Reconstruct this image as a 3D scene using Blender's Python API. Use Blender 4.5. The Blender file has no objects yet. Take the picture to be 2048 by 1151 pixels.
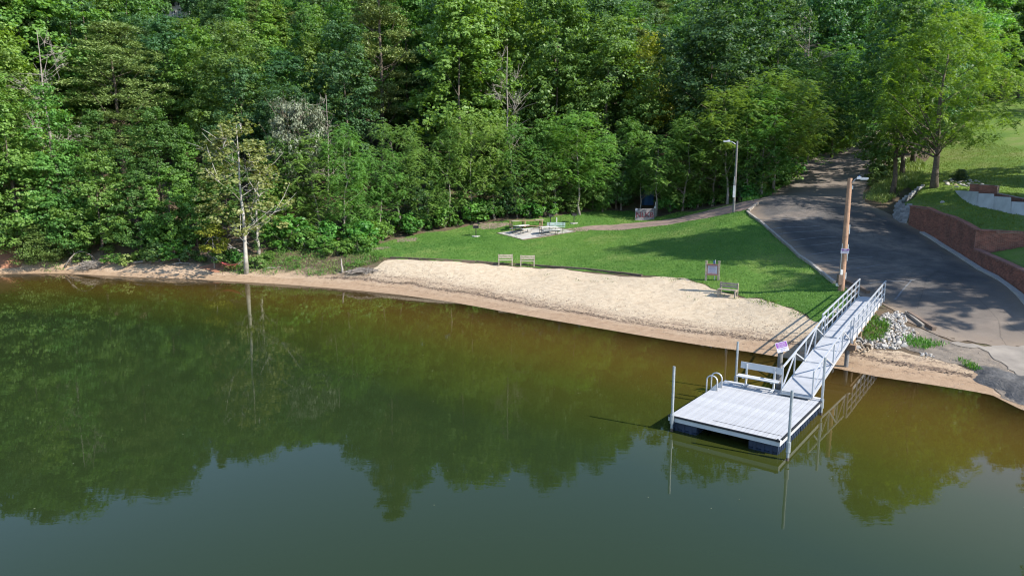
import bpy, math, random
import numpy as np
from mathutils import Vector, Matrix

# ------------------------------------------------------------------ camera, light, exposure
scene = bpy.context.scene
COL = scene.collection
CAM_H, PITCH, F = 9.0, math.radians(9.5), 1365.0      # metres, tilt down, focal length in photo pixels (2048 wide)
cam_d = bpy.data.cameras.new('camera')
cam_d.sensor_width = 36.0
cam_d.lens = 36.0 * F / 2048.0
cam_d.clip_start, cam_d.clip_end = 0.5, 2000.0
cam = bpy.data.objects.new('camera', cam_d)
cam.location = (0, 0, CAM_H)
cam.rotation_euler = (math.pi / 2 - PITCH, 0, 0)
COL.objects.link(cam)
scene.camera = cam

SUN_EL = math.radians(37.5)
SUN_AZ = math.atan2(0.877, -0.48)                       # clockwise from +Y
world = bpy.data.worlds.new('World')
scene.world = world
world.use_nodes = True
wn = world.node_tree.nodes
sky = wn.new('ShaderNodeTexSky')
sky.sky_type = 'NISHITA'
sky.sun_disc = False
sky.sun_elevation = SUN_EL
sky.sun_rotation = SUN_AZ
sky.air_density, sky.dust_density, sky.ozone_density = 1.0, 0.2, 3.0
world.node_tree.links.new(sky.outputs[0], wn['Background'].inputs[0])
wn['Background'].inputs[1].default_value = 0.15
sun_d = bpy.data.lights.new('sun', 'SUN')
sun_d.energy, sun_d.angle, sun_d.color = 4.6, math.radians(0.53), (1.0, 0.95, 0.87)
sun_o = bpy.data.objects.new('sun', sun_d)
sv = Vector((math.sin(SUN_AZ) * math.cos(SUN_EL), math.cos(SUN_AZ) * math.cos(SUN_EL), math.sin(SUN_EL)))
sun_o.rotation_euler = sv.to_track_quat('Z', 'Y').to_euler()
sun_o.location = (40, -20, 60)
COL.objects.link(sun_o)
vs = scene.view_settings
vs.view_transform, vs.look, vs.gamma, vs.use_curve_mapping = 'Standard', 'None', 1.0, False
vs.exposure = 1.1
cy = scene.cycles
cy.max_bounces, cy.diffuse_bounces, cy.glossy_bounces, cy.transmission_bounces, cy.transparent_max_bounces = 6, 3, 3, 4, 8
cy.filter_width = 1.15
cy.caustics_reflective = cy.caustics_refractive = False

rng = np.random.default_rng(7)
random.seed(7)

# ------------------------------------------------------------------ photo pixels -> directions -> points
SP, CP = math.sin(PITCH), math.cos(PITCH)
def ray(px, py):
    u, v = (px - 1024) / F, (575.5 - py) / F
    return np.array([u, CP + v * SP, -SP + v * CP])
def P(px, py, z):                    # where the ray meets height z
    d = ray(px, py)
    return np.array([0, 0, CAM_H]) + d * ((z - CAM_H) / d[2])
def PD(px, py, D):                   # where the ray is D metres forward
    d = ray(px, py)
    return np.array([0, 0, CAM_H]) + d * (D / d[1])
def project(p):
    x, y, z = p[0], p[1], p[2] - CAM_H
    fw = y * CP - z * SP
    return 1024 + F * x / fw, 575.5 - F * (y * SP + z * CP) / fw

# ------------------------------------------------------------------ terrain
shore_px = [(0,547),(130,546),(250,552),(400,558),(560,567),(700,578),(800,588),(900,602),(1000,620),(1100,638),(1200,655),
            (1300,672),(1400,688),(1500,702),(1580,715),(1690,738),(1750,750),(1850,765),(1950,781),(1990,789),(2048,818)]
shore = [P(x, y, 0)[:2] for x, y in shore_px]
shore_line = [np.array(q, float) for q in ((-260,-40),(-160,26),(-95,46),(-66,54))] + shore + [np.array(q, float) for q in ((27,18.5),(45,12),(80,2),(180,-20))]
land_poly = np.array(shore_line + [np.array((400.,-20.)), np.array((400.,400.)), np.array((-400.,400.)), np.array((-400.,-40.))])

def sdf(poly, X, Y):
    """signed distance to a polygon, positive inside"""
    poly = np.asarray(poly, float)
    d = np.full(X.shape, 1e9); ins = np.zeros(X.shape, bool)
    n = len(poly)
    for i in range(n):
        ax, ay = poly[i][:2]; bx, by = poly[(i + 1) % n][:2]
        ex, ey = bx - ax, by - ay
        t = np.clip(((X - ax) * ex + (Y - ay) * ey) / (ex * ex + ey * ey + 1e-12), 0, 1)
        d = np.minimum(d, np.hypot(X - ax - t * ex, Y - ay - t * ey))
        if ay != by:
            c = ((ay > Y) != (by > Y)) & (X < (bx - ax) * (Y - ay) / (by - ay) + ax)
            ins ^= c
    return np.where(ins, d, -d)

class Field:
    def __init__(self, pts, c=4.0, lam=0.02):
        p = np.asarray(pts, float)
        self.xy, self.c = p[:, :2], c
        n = len(p)
        K = self._k(self.xy[:, 0], self.xy[:, 1])
        K[np.arange(n), np.arange(n)] += -lam
        A = np.zeros((n + 3, n + 3)); A[:n, :n] = K
        A[:n, n] = 1; A[:n, n + 1:] = self.xy; A[n, :n] = 1; A[n + 1:, :n] = self.xy.T
        self.w = np.linalg.solve(A, np.concatenate([p[:, 2], [0, 0, 0]]))
    def _k(self, X, Y):
        return np.sqrt((X[..., None] - self.xy[:, 0])**2 + (Y[..., None] - self.xy[:, 1])**2 + self.c**2)
    def __call__(self, X, Y):
        X, Y = np.asarray(X, float), np.asarray(Y, float)
        n = len(self.xy)
        return self._k(X, Y) @ self.w[:n] + self.w[n] + self.w[n + 1] * X + self.w[n + 2] * Y

sh_pts = []
for a, b in zip(shore_line[:-1], shore_line[1:]):
    m = max(1, int(np.hypot(*(b - a)) / 12))
    for k in range(m):
        q = a + (b - a) * k / m
        sh_pts.append((q[0], q[1], 0.0))
shared = [(-70,72,5),(-60,100,15),(-60,140,28),(-60,200,46),(-85,176,45),(-20,78,5.0),(0,85,6.2),(-20,110,15),(0,110,13.5),(0,150,24),(0,220,38),
          (60,115,18),(60,160,28),(110,150,32),(110,220,40),(-120,100,18),(-120,200,42),(30,150,23),(25,115,15.5),(18,92,8.8),
          (90,100,18),(110,60,11),(200,60,14),(200,200,42),(-200,100,20),(-200,250,45),(0,300,48),(120,300,48),(-120,300,48)]
for px, py, D in [(1012,533,55.5),(1455,596,43.5),(1424,563,46.5),(1681,582,41),(790,517,58.5),(950,524,56.5),(1283,553,49.5),
                  (1500,430,62),(1560,480,54),(1620,530,47),(1300,480,61),(1100,500,62),(1075,467,69),(1300,450,69.5),(1200,460,69.5),
                  (1467,424,66),(1520,402,68),(1380,440,67.5),(1290,441,75),(1180,432,76),(1000,436,75),(880,457,72),(1400,412,78),(1480,402,74),
                  (1700,330,90),(1590,330,90),(1790,318,92),(1750,255,135),(1660,300,104),(1800,400,68.5),(1728,385,73),(1650,400,68),(1650,470,55),
                  (1760,610,38.5),(1780,640,36),(1900,680,33.5),(2048,690,33),(1950,720,31),(2040,740,30),
                  (1930,520,47.5),(1820,450,57.8),(2048,597,37.5),(600,500,63),(700,492,65),(300,503,64),(0,482,64.5),(780,480,68)]:
    q = PD(px, py, D)
    shared.append(tuple(q))
base_only = [(45,36,2.2),(60,30,2.6),(52,52,5.0),(56,66,7.5)]
FA = Field(sh_pts + shared + base_only)
lot_keys = [PD(*q) for q in ((1930,520,47.5),(1820,450,57.8),(2048,597,37.5))]
# upper terrace behind the brick wall and the lawn that climbs from it
tb = [tuple(PD(*q)) for q in ((1850,411,58),(1900,437,52.5),(1950,463,47.5),(2048,470,44.8),(1868,376,64),(1815,388,64.5),(1905,386,62),(2048,433,50.5),
                              (1990,418,54.5),(2000,300,86),(2040,200,122),(1960,360,68),(2040,385,62))] + \
     [(70,60,9.5),(70,40,6.2),(110,60,12),(90,100,18),(110,150,32),(200,60,14)] + [(x, y, float(FA(x, y))) for x, y in ((43.5,77),(50,85),(56,93),(62,102),(69,112),(88,136))]
FB = Field(tb, 3.0)
tc = [tuple(PD(*q)) for q in ((1962,508,46),(2048,550,37.5),(2044,494,44.5),(2000,530,41.5))] + [(60,30,3.8),(60,42,4.6)]
FC = Field(tc, 3.0)

def gA(px, py, fld=None):            # march a photo ray to a field
    fld = fld or FA
    d = ray(px, py); t = np.linspace(15, 260, 2400)
    x, y, z = d[0] * t, d[1] * t, CAM_H + d[2] * t
    below = z < fld(x, y)
    i = int(np.argmax(below)) if below.any() else -1
    return np.array([x[i], y[i], z[i]])

w_base = [gA(*q)[:2] for q in ((1817,449),(1850,468),(1870,480),(1895,495),(1920,511),(1945,526))]
w_low = [w_base[-1]] + [gA(*q)[:2] for q in ((1998,556),(2048,592))]
w_low.append(w_low[-1] + (w_low[-1] - w_low[-2]) * 0.8)
w_turn = [w_base[-1], PD(2048, 490, 45)[:2], np.array([52.0, 43.5])]
block_pl = [gA(1787, 436)[:2], gA(1801, 444)[:2], w_base[0]]
blk_back = np.array([39.3, 66.5])
T1 = np.array([w_turn[2], w_turn[1]] + list(reversed(w_base)) + [block_pl[1], block_pl[0], blk_back, np.array([43.5, 77.]), np.array([56., 93.]), np.array([69., 112.]), np.array([88., 136.]),
               np.array([200., 200.]), np.array([260., 60.]), np.array([260., 43.])])
T2 = np.array(w_low + [np.array([70., w_low[-1][1] + 1.0]), np.array([260., 34.]), np.array([260., 43.2]), w_turn[2], w_turn[1]])

def sstep(x): x = np.clip(x, 0, 1); return x * x * (3 - 2 * x)
def rough(X, Y):
    return (0.05 * np.sin(0.9 * X + 1.3 * np.sin(0.37 * Y)) * np.sin(0.8 * Y + 1.1 * np.sin(0.43 * X + 2)) +
            0.02 * np.sin(2.7 * X + 2 * np.sin(1.1 * Y)) * np.sin(2.3 * Y + 1.7 * np.sin(1.3 * X)))
def height(X, Y):
    X, Y = np.asarray(X, float), np.asarray(Y, float)
    s = sdf(land_poly, X, Y)
    z = FA(X, Y) + rough(X, Y) * sstep((s - 1) / 6)
    z = np.where(s > 0, np.maximum(z, np.minimum(s * 0.03, 0.05)), 0)
    w = sstep((sdf(T2, X, Y) - 0.28) / 0.25); z = z * (1 - w) + FC(X, Y) * w
    w = sstep((sdf(T1, X, Y) - 0.28) / 0.25); z = z * (1 - w) + FB(X, Y) * w
    deep = -np.minimum(4.5, 0.09 * (-s) + 0.006 * s * s)
    return np.where(s > 0, z, deep)
def hz(x, y): return float(height(np.array([x]), np.array([y]))[0])      # replaced by a grid lookup once the grid exists
def G(px, py, t0=15, t1=260):        # march a photo ray to the finished terrain
    d = ray(px, py); t = np.linspace(t0, t1, 1600)
    x, y, z = d[0] * t, d[1] * t, CAM_H + d[2] * t
    below = z < height(x, y)
    i = int(np.argmax(below)) if below.any() else -1
    t2 = np.linspace(t[max(i - 1, 0)], t[i], 20)
    x, y, z = d[0] * t2, d[1] * t2, CAM_H + d[2] * t2
    below = z < height(x, y); i = int(np.argmax(below)) if below.any() else -1
    return np.array([x[i], y[i], z[i]])

# ------------------------------------------------------------------ materials
MATS = {}
def nt(name):
    m = bpy.data.materials.new(name); m.use_nodes = True
    n, l = m.node_tree.nodes, m.node_tree.links
    b = n['Principled BSDF']
    MATS[name] = m
    return m, n, l, b
def N(n, t, **kw):
    o = n.new(t)
    for k, v in kw.items(): setattr(o, k, v)
    return o
def noise(n, l, scale, detail=4, rough_=0.6, coord='Object', vec=None, dist=0.0):
    o = n.new('ShaderNodeTexNoise'); o.inputs['Scale'].default_value = scale
    o.inputs['Detail'].default_value = detail; o.inputs['Roughness'].default_value = rough_; o.inputs['Distortion'].default_value = dist
    if vec is None:
        tc_ = n.new('ShaderNodeTexCoord'); vec = tc_.outputs[coord]
    l.new(vec, o.inputs['Vector'])
    return o
def ramp(n, l, src, stops):
    r = n.new('ShaderNodeValToRGB'); e = r.color_ramp.elements
    while len(e) < len(stops): e.new(0.5)
    for k, (p, c) in enumerate(stops):
        e[k].position = p; e[k].color = (*c, 1) if len(c) == 3 else c
    l.new(src, r.inputs[0]); return r
def mixc(n, l, fac, a, b, mode='MIX'):
    m = n.new('ShaderNodeMix'); m.data_type = 'RGBA'; m.blend_type = mode
    for sock, val in ((m.inputs[0], fac), (m.inputs[6], a), (m.inputs[7], b)):
        if hasattr(val, 'links') or isinstance(val, bpy.types.NodeSocket): l.new(val, sock)
        elif isinstance(val, (int, float)): sock.default_value = val
        else: sock.default_value = (*val, 1)
    return m.outputs[2]
def math_(n, l, op, a, b=None, clamp=False):
    m = n.new('ShaderNodeMath'); m.operation = op; m.use_clamp = clamp
    for sock, val in ((m.inputs[0], a), (m.inputs[1], b)):
        if val is None: continue
        if isinstance(val, bpy.types.NodeSocket): l.new(val, sock)
        else: sock.default_value = val
    return m.outputs[0]
def bump(n, l, b, h, strength, dist=0.02):
    o = n.new('ShaderNodeBump'); o.inputs['Strength'].default_value = strength; o.inputs['Distance'].default_value = dist
    l.new(h, o.inputs['Height']); l.new(o.outputs[0], b.inputs['Normal']); return o
def attr(n, name):
    a = n.new('ShaderNodeAttribute'); a.attribute_name = name; return a

def simple(name, c1, c2=None, scale=3.0, rgh=0.8, metal=0.0, bmp=0.3, bscale=None, bdist=0.01, spec=0.4, use_rnd=0.0):
    m, n, l, b = nt(name)
    c2 = c2 or tuple(0.75 * v for v in c1)
    nz = noise(n, l, scale, 6, 0.65)
    c = ramp(n, l, nz.outputs[0], [(0.3, c2), (0.7, c1)]).outputs[0]
    if use_rnd:
        a = attr(n, 'rnd')
        v = math_(n, l, 'MULTIPLY_ADD', a.outputs['Fac'], use_rnd); v.node.inputs[2].default_value = 1 - use_rnd / 2
        h = n.new('ShaderNodeHueSaturation'); l.new(v, h.inputs['Value']); l.new(c, h.inputs['Color']); c = h.outputs[0]
    l.new(c, b.inputs['Base Color'])
    b.inputs['Roughness'].default_value = rgh; b.inputs['Metallic'].default_value = metal
    b.inputs['Specular IOR Level'].default_value = spec
    if bmp:
        bump(n, l, b, noise(n, l, bscale or scale * 6, 5).outputs[0], bmp, bdist)
    return m

def leaf_mat(name, c1, c2, trans=0.40, var=0.35, rgh=0.5, spec=0.35):
    """c1/c2: the two ends of the leaf colour; every leaf and every plant takes its own shade between"""
    m, n, l, b = nt(name)
    a = attr(n, 'rnd'); oi = n.new('ShaderNodeObjectInfo')
    c = mixc(n, l, a.outputs['Fac'], c1, c2)
    h = n.new('ShaderNodeHueSaturation'); l.new(c, h.inputs['Color'])
    v = math_(n, l, 'MULTIPLY_ADD', oi.outputs['Random'], var); v.node.inputs[2].default_value = 1 - var / 2
    l.new(v, h.inputs['Value'])
    mm = math_(n, l, 'MULTIPLY', oi.outputs['Random'], 7.31); fr = math_(n, l, 'FRACT', mm)
    hu = math_(n, l, 'MULTIPLY_ADD', fr, 0.045); hu.node.inputs[2].default_value = 0.478
    l.new(hu, h.inputs['Hue'])
    l.new(h.outputs[0], b.inputs['Base Color'])
    b.inputs['Roughness'].default_value = rgh; b.inputs['Specular IOR Level'].default_value = spec
    t = n.new('ShaderNodeBsdfTranslucent')
    tcol = mixc(n, l, 1.0, h.outputs[0], (1.5, 1.55, 0.5), 'MULTIPLY'); l.new(tcol, t.inputs[0])
    mx = n.new('ShaderNodeMixShader'); mx.inputs[0].default_value = trans
    l.new(b.outputs[0], mx.inputs[1]); l.new(t.outputs[0], mx.inputs[2])
    l.new(mx.outputs[0], n['Material Output'].inputs[0])
    return m

leaf_mat('leaf_oak', (0.058, 0.128, 0.026), (0.135, 0.235, 0.054))
leaf_mat('leaf_light', (0.095, 0.19, 0.034), (0.185, 0.31, 0.068))
leaf_mat('leaf_dark', (0.038, 0.095, 0.032), (0.095, 0.175, 0.064))
leaf_mat('leaf_feather', (0.078, 0.17, 0.034), (0.185, 0.3, 0.07))
leaf_mat('leaf_pine', (0.1, 0.14, 0.035), (0.2, 0.25, 0.075), trans=0.15)
leaf_mat('leaf_sycamore', (0.13, 0.155, 0.04), (0.25, 0.26, 0.095), trans=0.3, var=0.1)
leaf_mat('leaf_walnut', (0.085, 0.165, 0.018), (0.2, 0.3, 0.042), var=0.1)
leaf_mat('leaf_grey', (0.11, 0.125, 0.075), (0.2, 0.21, 0.135), trans=0.15, var=0.1)
leaf_mat('leaf_shrub', (0.058, 0.155, 0.026), (0.14, 0.275, 0.052))
leaf_mat('leaf_yellow', (0.15, 0.2, 0.02), (0.27, 0.31, 0.04), var=0.15)
leaf_mat('leaf_boxwood', (0.018,0.05,0.012), (0.05,0.09,0.025), trans=0.15, var=0.1)
leaf_mat('leaf_weed', (0.085, 0.15, 0.03), (0.19, 0.26, 0.07), trans=0.2)
leaf_mat('leaf_brown', (0.16,0.11,0.07), (0.30,0.22,0.14), trans=0.1, var=0.2)
leaf_mat('grass_blade', (0.06, 0.14, 0.022), (0.18, 0.26, 0.052), trans=0.25, var=0.0, rgh=0.6)
leaf_mat('grass_upper', (0.085,0.150,0.022), (0.165,0.235,0.042), trans=0.25, var=0.0, rgh=0.6)
simple('bark', (0.15,0.12,0.09), (0.06,0.048,0.038), 6, 0.9, bmp=0.6)
simple('bark_pale', (0.44, 0.42, 0.37), (0.2, 0.175, 0.14), 1.6, 0.8, bmp=0.4)
simple('bark_dead', (0.3, 0.265, 0.23), (0.17, 0.145, 0.12), 8, 0.9)
simple('wood_weathered', (0.36, 0.31, 0.24), (0.2, 0.165, 0.125), 9, 0.85, use_rnd=0.3)
simple('wood_brown', (0.30,0.19,0.12), (0.15,0.095,0.06), 6, 0.85, use_rnd=0.3)
simple('wood_treated', (0.36,0.25,0.15), (0.20,0.14,0.09), 6, 0.85, use_rnd=0.3)
simple('pole_wood', (0.40,0.24,0.15), (0.22,0.13,0.085), 4, 0.85, bmp=0.5)
simple('pole_grey', (0.19, 0.18, 0.17), (0.11, 0.105, 0.1), 4, 0.85)
simple('timber_dark', (0.17,0.12,0.085), (0.075,0.055,0.045), 4, 0.9, use_rnd=0.4)
simple('timber_grey', (0.33, 0.29, 0.245), (0.17, 0.15, 0.125), 4, 0.9, use_rnd=0.3)
simple('aluminium', (0.52, 0.53, 0.54), (0.42, 0.43, 0.45), 5, 0.42, 0.35, bmp=0.05)
simple('galvanized', (0.44, 0.465, 0.48), (0.3, 0.325, 0.35), 7, 0.38, 0.6, bmp=0.05)
simple('white_plastic', (0.52, 0.52, 0.52), (0.44, 0.44, 0.44), 2.5, 0.5, bmp=0.05, use_rnd=0.06)
simple('white_paint', (0.52, 0.52, 0.5), (0.44, 0.44, 0.42), 3, 0.55, bmp=0.05)
simple('dock_board', (0.41, 0.41, 0.415), (0.3, 0.3, 0.305), 1.3, 0.6, bmp=0.1, use_rnd=0.12)
simple('walk_panel', (0.4, 0.405, 0.42), (0.32, 0.325, 0.335), 2.2, 0.55, bmp=0.1, use_rnd=0.08)
simple('rubber', (0.02,0.02,0.022), (0.012,0.012,0.013), 8, 0.6)
simple('float_blue', (0.020,0.034,0.065), (0.010,0.016,0.030), 2.5, 0.45)
simple('iron_black', (0.022,0.022,0.022), (0.012,0.012,0.012), 8, 0.6)
simple('iron_brown', (0.10,0.075,0.06), (0.05,0.04,0.03), 8, 0.6)
simple('concrete', (0.38, 0.355, 0.32), (0.28, 0.26, 0.235), 1.5, 0.9, bmp=0.3)
simple('concrete_white', (0.46, 0.46, 0.45), (0.32, 0.32, 0.315), 1.1, 0.9, bmp=0.2)
simple('stone_pale', (0.42, 0.395, 0.355), (0.24, 0.22, 0.2), 2.5, 0.9, bmp=0.6)
simple('stone_tan', (0.34, 0.27, 0.19), (0.21, 0.165, 0.12), 2.5, 0.9, bmp=0.6)
simple('block_grey', (0.26,0.26,0.26), (0.16,0.16,0.165), 5, 0.9, bmp=0.6, use_rnd=0.35)
simple('brick', (0.27, 0.1, 0.065), (0.13, 0.058, 0.042), 1.2, 0.9, bmp=0.4, bscale=30, use_rnd=0.6)
simple('brick_cap', (0.27,0.125,0.095), (0.17,0.085,0.07), 2, 0.9, bmp=0.4, bscale=30, use_rnd=0.5)
simple('mortar', (0.30,0.25,0.21), (0.20,0.16,0.14), 3, 0.95)
simple('purple', (0.13,0.015,0.20), (0.11,0.012,0.17), 5, 0.6, bmp=0)
simple('sign_white', (0.36, 0.36, 0.42), (0.32, 0.32, 0.38), 5, 0.5, bmp=0)
simple('sign_red', (0.42,0.05,0.055), (0.32,0.04,0.05), 6, 0.6, bmp=0)
simple('sign_maroon', (0.16,0.022,0.035), (0.10,0.018,0.028), 9, 0.7, bmp=0)
simple('sign_frame', (0.30,0.13,0.10), (0.20,0.09,0.07), 6, 0.7)
simple('ink', (0.10,0.06,0.22), (0.09,0.05,0.20), 6, 0.7, bmp=0)
simple('slat_grey', (0.2, 0.185, 0.19), (0.12, 0.11, 0.115), 4, 0.85, use_rnd=0.3)
simple('toilet_blue', (0.025,0.085,0.22), (0.02,0.07,0.18), 4, 0.5, bmp=0)
simple('bench_green', (0.33, 0.42, 0.38), (0.26, 0.33, 0.3), 4, 0.6)
simple('hammock_red', (0.50,0.11,0.09), (0.40,0.08,0.07), 6, 0.8)
simple('hammock_white', (0.70,0.68,0.62), (0.6,0.58,0.52), 6, 0.8)
simple('dirt_red', (0.34,0.15,0.085), (0.20,0.10,0.06), 1.2, 0.95, bmp=0.5, bdist=0.05)
simple('house_white', (0.55, 0.55, 0.53), (0.5, 0.5, 0.48), 2, 0.6, bmp=0)
simple('house_roof', (0.16,0.15,0.15), (0.10,0.095,0.095), 4, 0.9)
simple('lens', (0.5, 0.52, 0.54), (0.42, 0.44, 0.46), 4, 0.25, bmp=0)
m_, n_, l_, b_ = nt('window_glass')
b_.inputs['Base Color'].default_value = (0.03,0.035,0.045,1); b_.inputs['Roughness'].default_value = 0.05

# sand: dry on top, darker and smoother where the lake keeps it wet, drift line of bark bits between
m_, n_, l_, b_ = nt('sand')
sa = attr(n_, 'shore')
big = noise(n_, l_, 0.35, 5, 0.6); mid = noise(n_, l_, 2.2, 6, 0.7); fine = noise(n_, l_, 14, 5, 0.75)
dry = ramp(n_, l_, mid.outputs[0], [(0.25,(0.36,0.275,0.185)),(0.5,(0.46,0.37,0.26)),(0.75,(0.52,0.43,0.315))]).outputs[0]
sp = ramp(n_, l_, fine.outputs[0], [(0.30,(0.62,0.52,0.42)),(0.46,(1,1,1))]).outputs[0]
dry = mixc(n_, l_, 0.75, dry, sp, 'MULTIPLY')
wet = ramp(n_, l_, mid.outputs[0], [(0.3,(0.26,0.172,0.105)),(0.7,(0.37,0.26,0.168))]).outputs[0]
off = math_(n_, l_, 'MULTIPLY', math_(n_, l_, 'SUBTRACT', big.outputs[0], 0.5), 3.0)
sd = math_(n_, l_, 'ADD', sa.outputs['Fac'], off)
wf = n_.new('ShaderNodeMapRange'); wf.inputs[1].default_value, wf.inputs[2].default_value = 0.9, 3.6; l_.new(sd, wf.inputs[0])
colr = mixc(n_, l_, wf.outputs[0], wet, dry)
# drift lines
st = n_.new('ShaderNodeMapping'); st.inputs['Scale'].default_value = (1.0, 1.0, 1.0)
tcx = n_.new('ShaderNodeTexCoord'); l_.new(tcx.outputs['Object'], st.inputs['Vector'])
deb = noise(n_, l_, 5.5, 8, 0.8, vec=st.outputs[0])
sd2 = math_(n_, l_, 'ADD', sa.outputs['Fac'], math_(n_, l_, 'MULTIPLY', math_(n_, l_, 'SUBTRACT', big.outputs[0], 0.5), 1.1))
def band(c, w):
    d = math_(n_, l_, 'ABSOLUTE', math_(n_, l_, 'SUBTRACT', sd2, c))
    return math_(n_, l_, 'SUBTRACT', 1.0, math_(n_, l_, 'DIVIDE', d, w), True)
bsum = math_(n_, l_, 'MAXIMUM', band(1.75, 0.5), math_(n_, l_, 'MULTIPLY', band(2.6, 0.9), 0.75))
bsum = math_(n_, l_, 'MAXIMUM', bsum, math_(n_, l_, 'MULTIPLY', band(0.9, 0.25), 0.55))
dm = math_(n_, l_, 'ADD', deb.outputs[0], math_(n_, l_, 'MULTIPLY', bsum, 0.24))
dr = ramp(n_, l_, dm, [(0.62,(0,0,0)),(0.74,(1,1,1))]).outputs[0]
colr = mixc(n_, l_, math_(n_, l_, 'MULTIPLY', dr, 0.85), colr, (0.11,0.075,0.055))
l_.new(colr, b_.inputs['Base Color'])
b_.inputs['Roughness'].default_value = 0.95; b_.inputs['Specular IOR Level'].default_value = 0.2
vf = n_.new('ShaderNodeTexVoronoi'); vf.feature = 'SMOOTH_F1'; vf.inputs['Scale'].default_value = 1.5; vf.inputs['Randomness'].default_value = 1.0
tcv = n_.new('ShaderNodeTexCoord'); l_.new(tcv.outputs['Object'], vf.inputs['Vector'])
foot = math_(n_, l_, 'MULTIPLY', math_(n_, l_, 'MINIMUM', vf.outputs['Distance'], 0.28), math_(n_, l_, 'MULTIPLY', wf.outputs[0], 1.1))
hsum = math_(n_, l_, 'ADD', foot, math_(n_, l_, 'ADD', math_(n_, l_, 'MULTIPLY', mid.outputs[0], wf.outputs[0]), math_(n_, l_, 'MULTIPLY', fine.outputs[0], 0.5)))
bump(n_, l_, b_, hsum, 0.8, 0.13)

# wooded ground: leaf litter, earth, sandy by the water; the lake bed is silt over sand
m_, n_, l_, b_ = nt('ground')
sa = attr(n_, 'shore')
g1 = noise(n_, l_, 0.6, 6, 0.65); g2 = noise(n_, l_, 7, 6, 0.75)
lit = ramp(n_, l_, g1.outputs[0], [(0.3,(0.045,0.035,0.02)),(0.5,(0.10,0.07,0.04)),(0.7,(0.055,0.075,0.022))]).outputs[0]
lit = mixc(n_, l_, 0.6, lit, ramp(n_, l_, g2.outputs[0], [(0.3,(0.5,0.45,0.4)),(0.65,(1.3,1.2,1.1))]).outputs[0], 'MULTIPLY')
gs = ramp(n_, l_, g2.outputs[0], [(0.3,(0.25,0.17,0.105)),(0.7,(0.46,0.33,0.22))]).outputs[0]
sdw = math_(n_, l_, 'ADD', sa.outputs['Fac'], math_(n_, l_, 'MULTIPLY', math_(n_, l_, 'SUBTRACT', g1.outputs[0], 0.5), 3.5))
mr = n_.new('ShaderNodeMapRange'); mr.inputs[1].default_value, mr.inputs[2].default_value = 1.6, 3.0; l_.new(sdw, mr.inputs[0])
l_.new(mixc(n_, l_, mr.outputs[0], gs, lit), b_.inputs['Base Color'])
b_.inputs['Roughness'].default_value = 0.95
bump(n_, l_, b_, g2.outputs[0], 0.8, 0.08)

# mown lawn soil under the blades
def lawn_mat(name, ca, cb, cc):
    m, n, l, b = nt(name)
    a = noise(n, l, 0.22, 4, 0.6); f = noise(n, l, 9, 6, 0.8)
    c = ramp(n, l, a.outputs[0], [(0.36, ca), (0.52, cb), (0.66, cc)]).outputs[0]
    c = mixc(n, l, 0.7, c, ramp(n, l, f.outputs[0], [(0.3,(0.45,0.5,0.45)),(0.7,(1.35,1.3,1.2))]).outputs[0], 'MULTIPLY')
    l.new(c, b.inputs['Base Color']); b.inputs['Roughness'].default_value = 0.9; b.inputs['Specular IOR Level'].default_value = 0.15
    bump(n, l, b, f.outputs[0], 0.9, 0.06)
lawn_mat('lawn', (0.060,0.135,0.022), (0.080,0.160,0.028), (0.135,0.190,0.048))
lawn_mat('lawn_upper', (0.085,0.150,0.026), (0.120,0.185,0.034), (0.165,0.190,0.060))

# asphalt: old, grey, sandy towards the lake and at the edges
m_, n_, l_, b_ = nt('asphalt')
a1 = noise(n_, l_, 0.16, 5, 0.6, dist=0.6); a2 = noise(n_, l_, 1.1, 6, 0.7); a3 = noise(n_, l_, 22, 4, 0.8)
c = ramp(n_, l_, a1.outputs[0], [(0.35,(0.050,0.048,0.048)),(0.52,(0.088,0.08,0.074)),(0.66,(0.15,0.125,0.105))]).outputs[0]
c = mixc(n_, l_, 0.8, c, ramp(n_, l_, a2.outputs[0], [(0.3,(0.6,0.6,0.6)),(0.7,(1.45,1.4,1.33))]).outputs[0], 'MULTIPLY')
c = mixc(n_, l_, 0.8, c, ramp(n_, l_, a3.outputs[0], [(0.35,(0.65,0.65,0.65)),(0.7,(1.4,1.4,1.4))]).outputs[0], 'MULTIPLY')
ea = attr(n_, 'edge')
er = math_(n_, l_, 'ADD', ea.outputs['Fac'], math_(n_, l_, 'MULTIPLY', math_(n_, l_, 'SUBTRACT', a2.outputs[0], 0.5), 2.2))
em = n_.new('ShaderNodeMapRange'); em.inputs[1].default_value, em.inputs[2].default_value = 1.3, -0.1; l_.new(er, em.inputs[0])
c = mixc(n_, l_, math_(n_, l_, 'MULTIPLY', em.outputs[0], 0.7), c, (0.26,0.19,0.125))
sy = n_.new('ShaderNodeSeparateXYZ'); tcx = n_.new('ShaderNodeTexCoord'); l_.new(tcx.outputs['Object'], sy.inputs[0])
ly = n_.new('ShaderNodeMapRange'); ly.inputs[1].default_value, ly.inputs[2].default_value = 40.5, 33.0
l_.new(math_(n_, l_, 'ADD', sy.outputs[1], math_(n_, l_, 'MULTIPLY', math_(n_, l_, 'SUBTRACT', a1.outputs[0], 0.5), 9.0)), ly.inputs[0])
c = mixc(n_, l_, math_(n_, l_, 'MULTIPLY', ly.outputs[0], 0.8), c, (0.175,0.14,0.11))
lf = n_.new('ShaderNodeMapRange'); lf.inputs[1].default_value, lf.inputs[2].default_value = 64, 72; l_.new(sy.outputs[1], lf.inputs[0])
c = mixc(n_, l_, math_(n_, l_, 'MULTIPLY', lf.outputs[0], 0.75), c, (0.20,0.165,0.135))
cv = n_.new('ShaderNodeTexVoronoi'); cv.feature = 'DISTANCE_TO_EDGE'; cv.inputs['Scale'].default_value = 0.22
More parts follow.
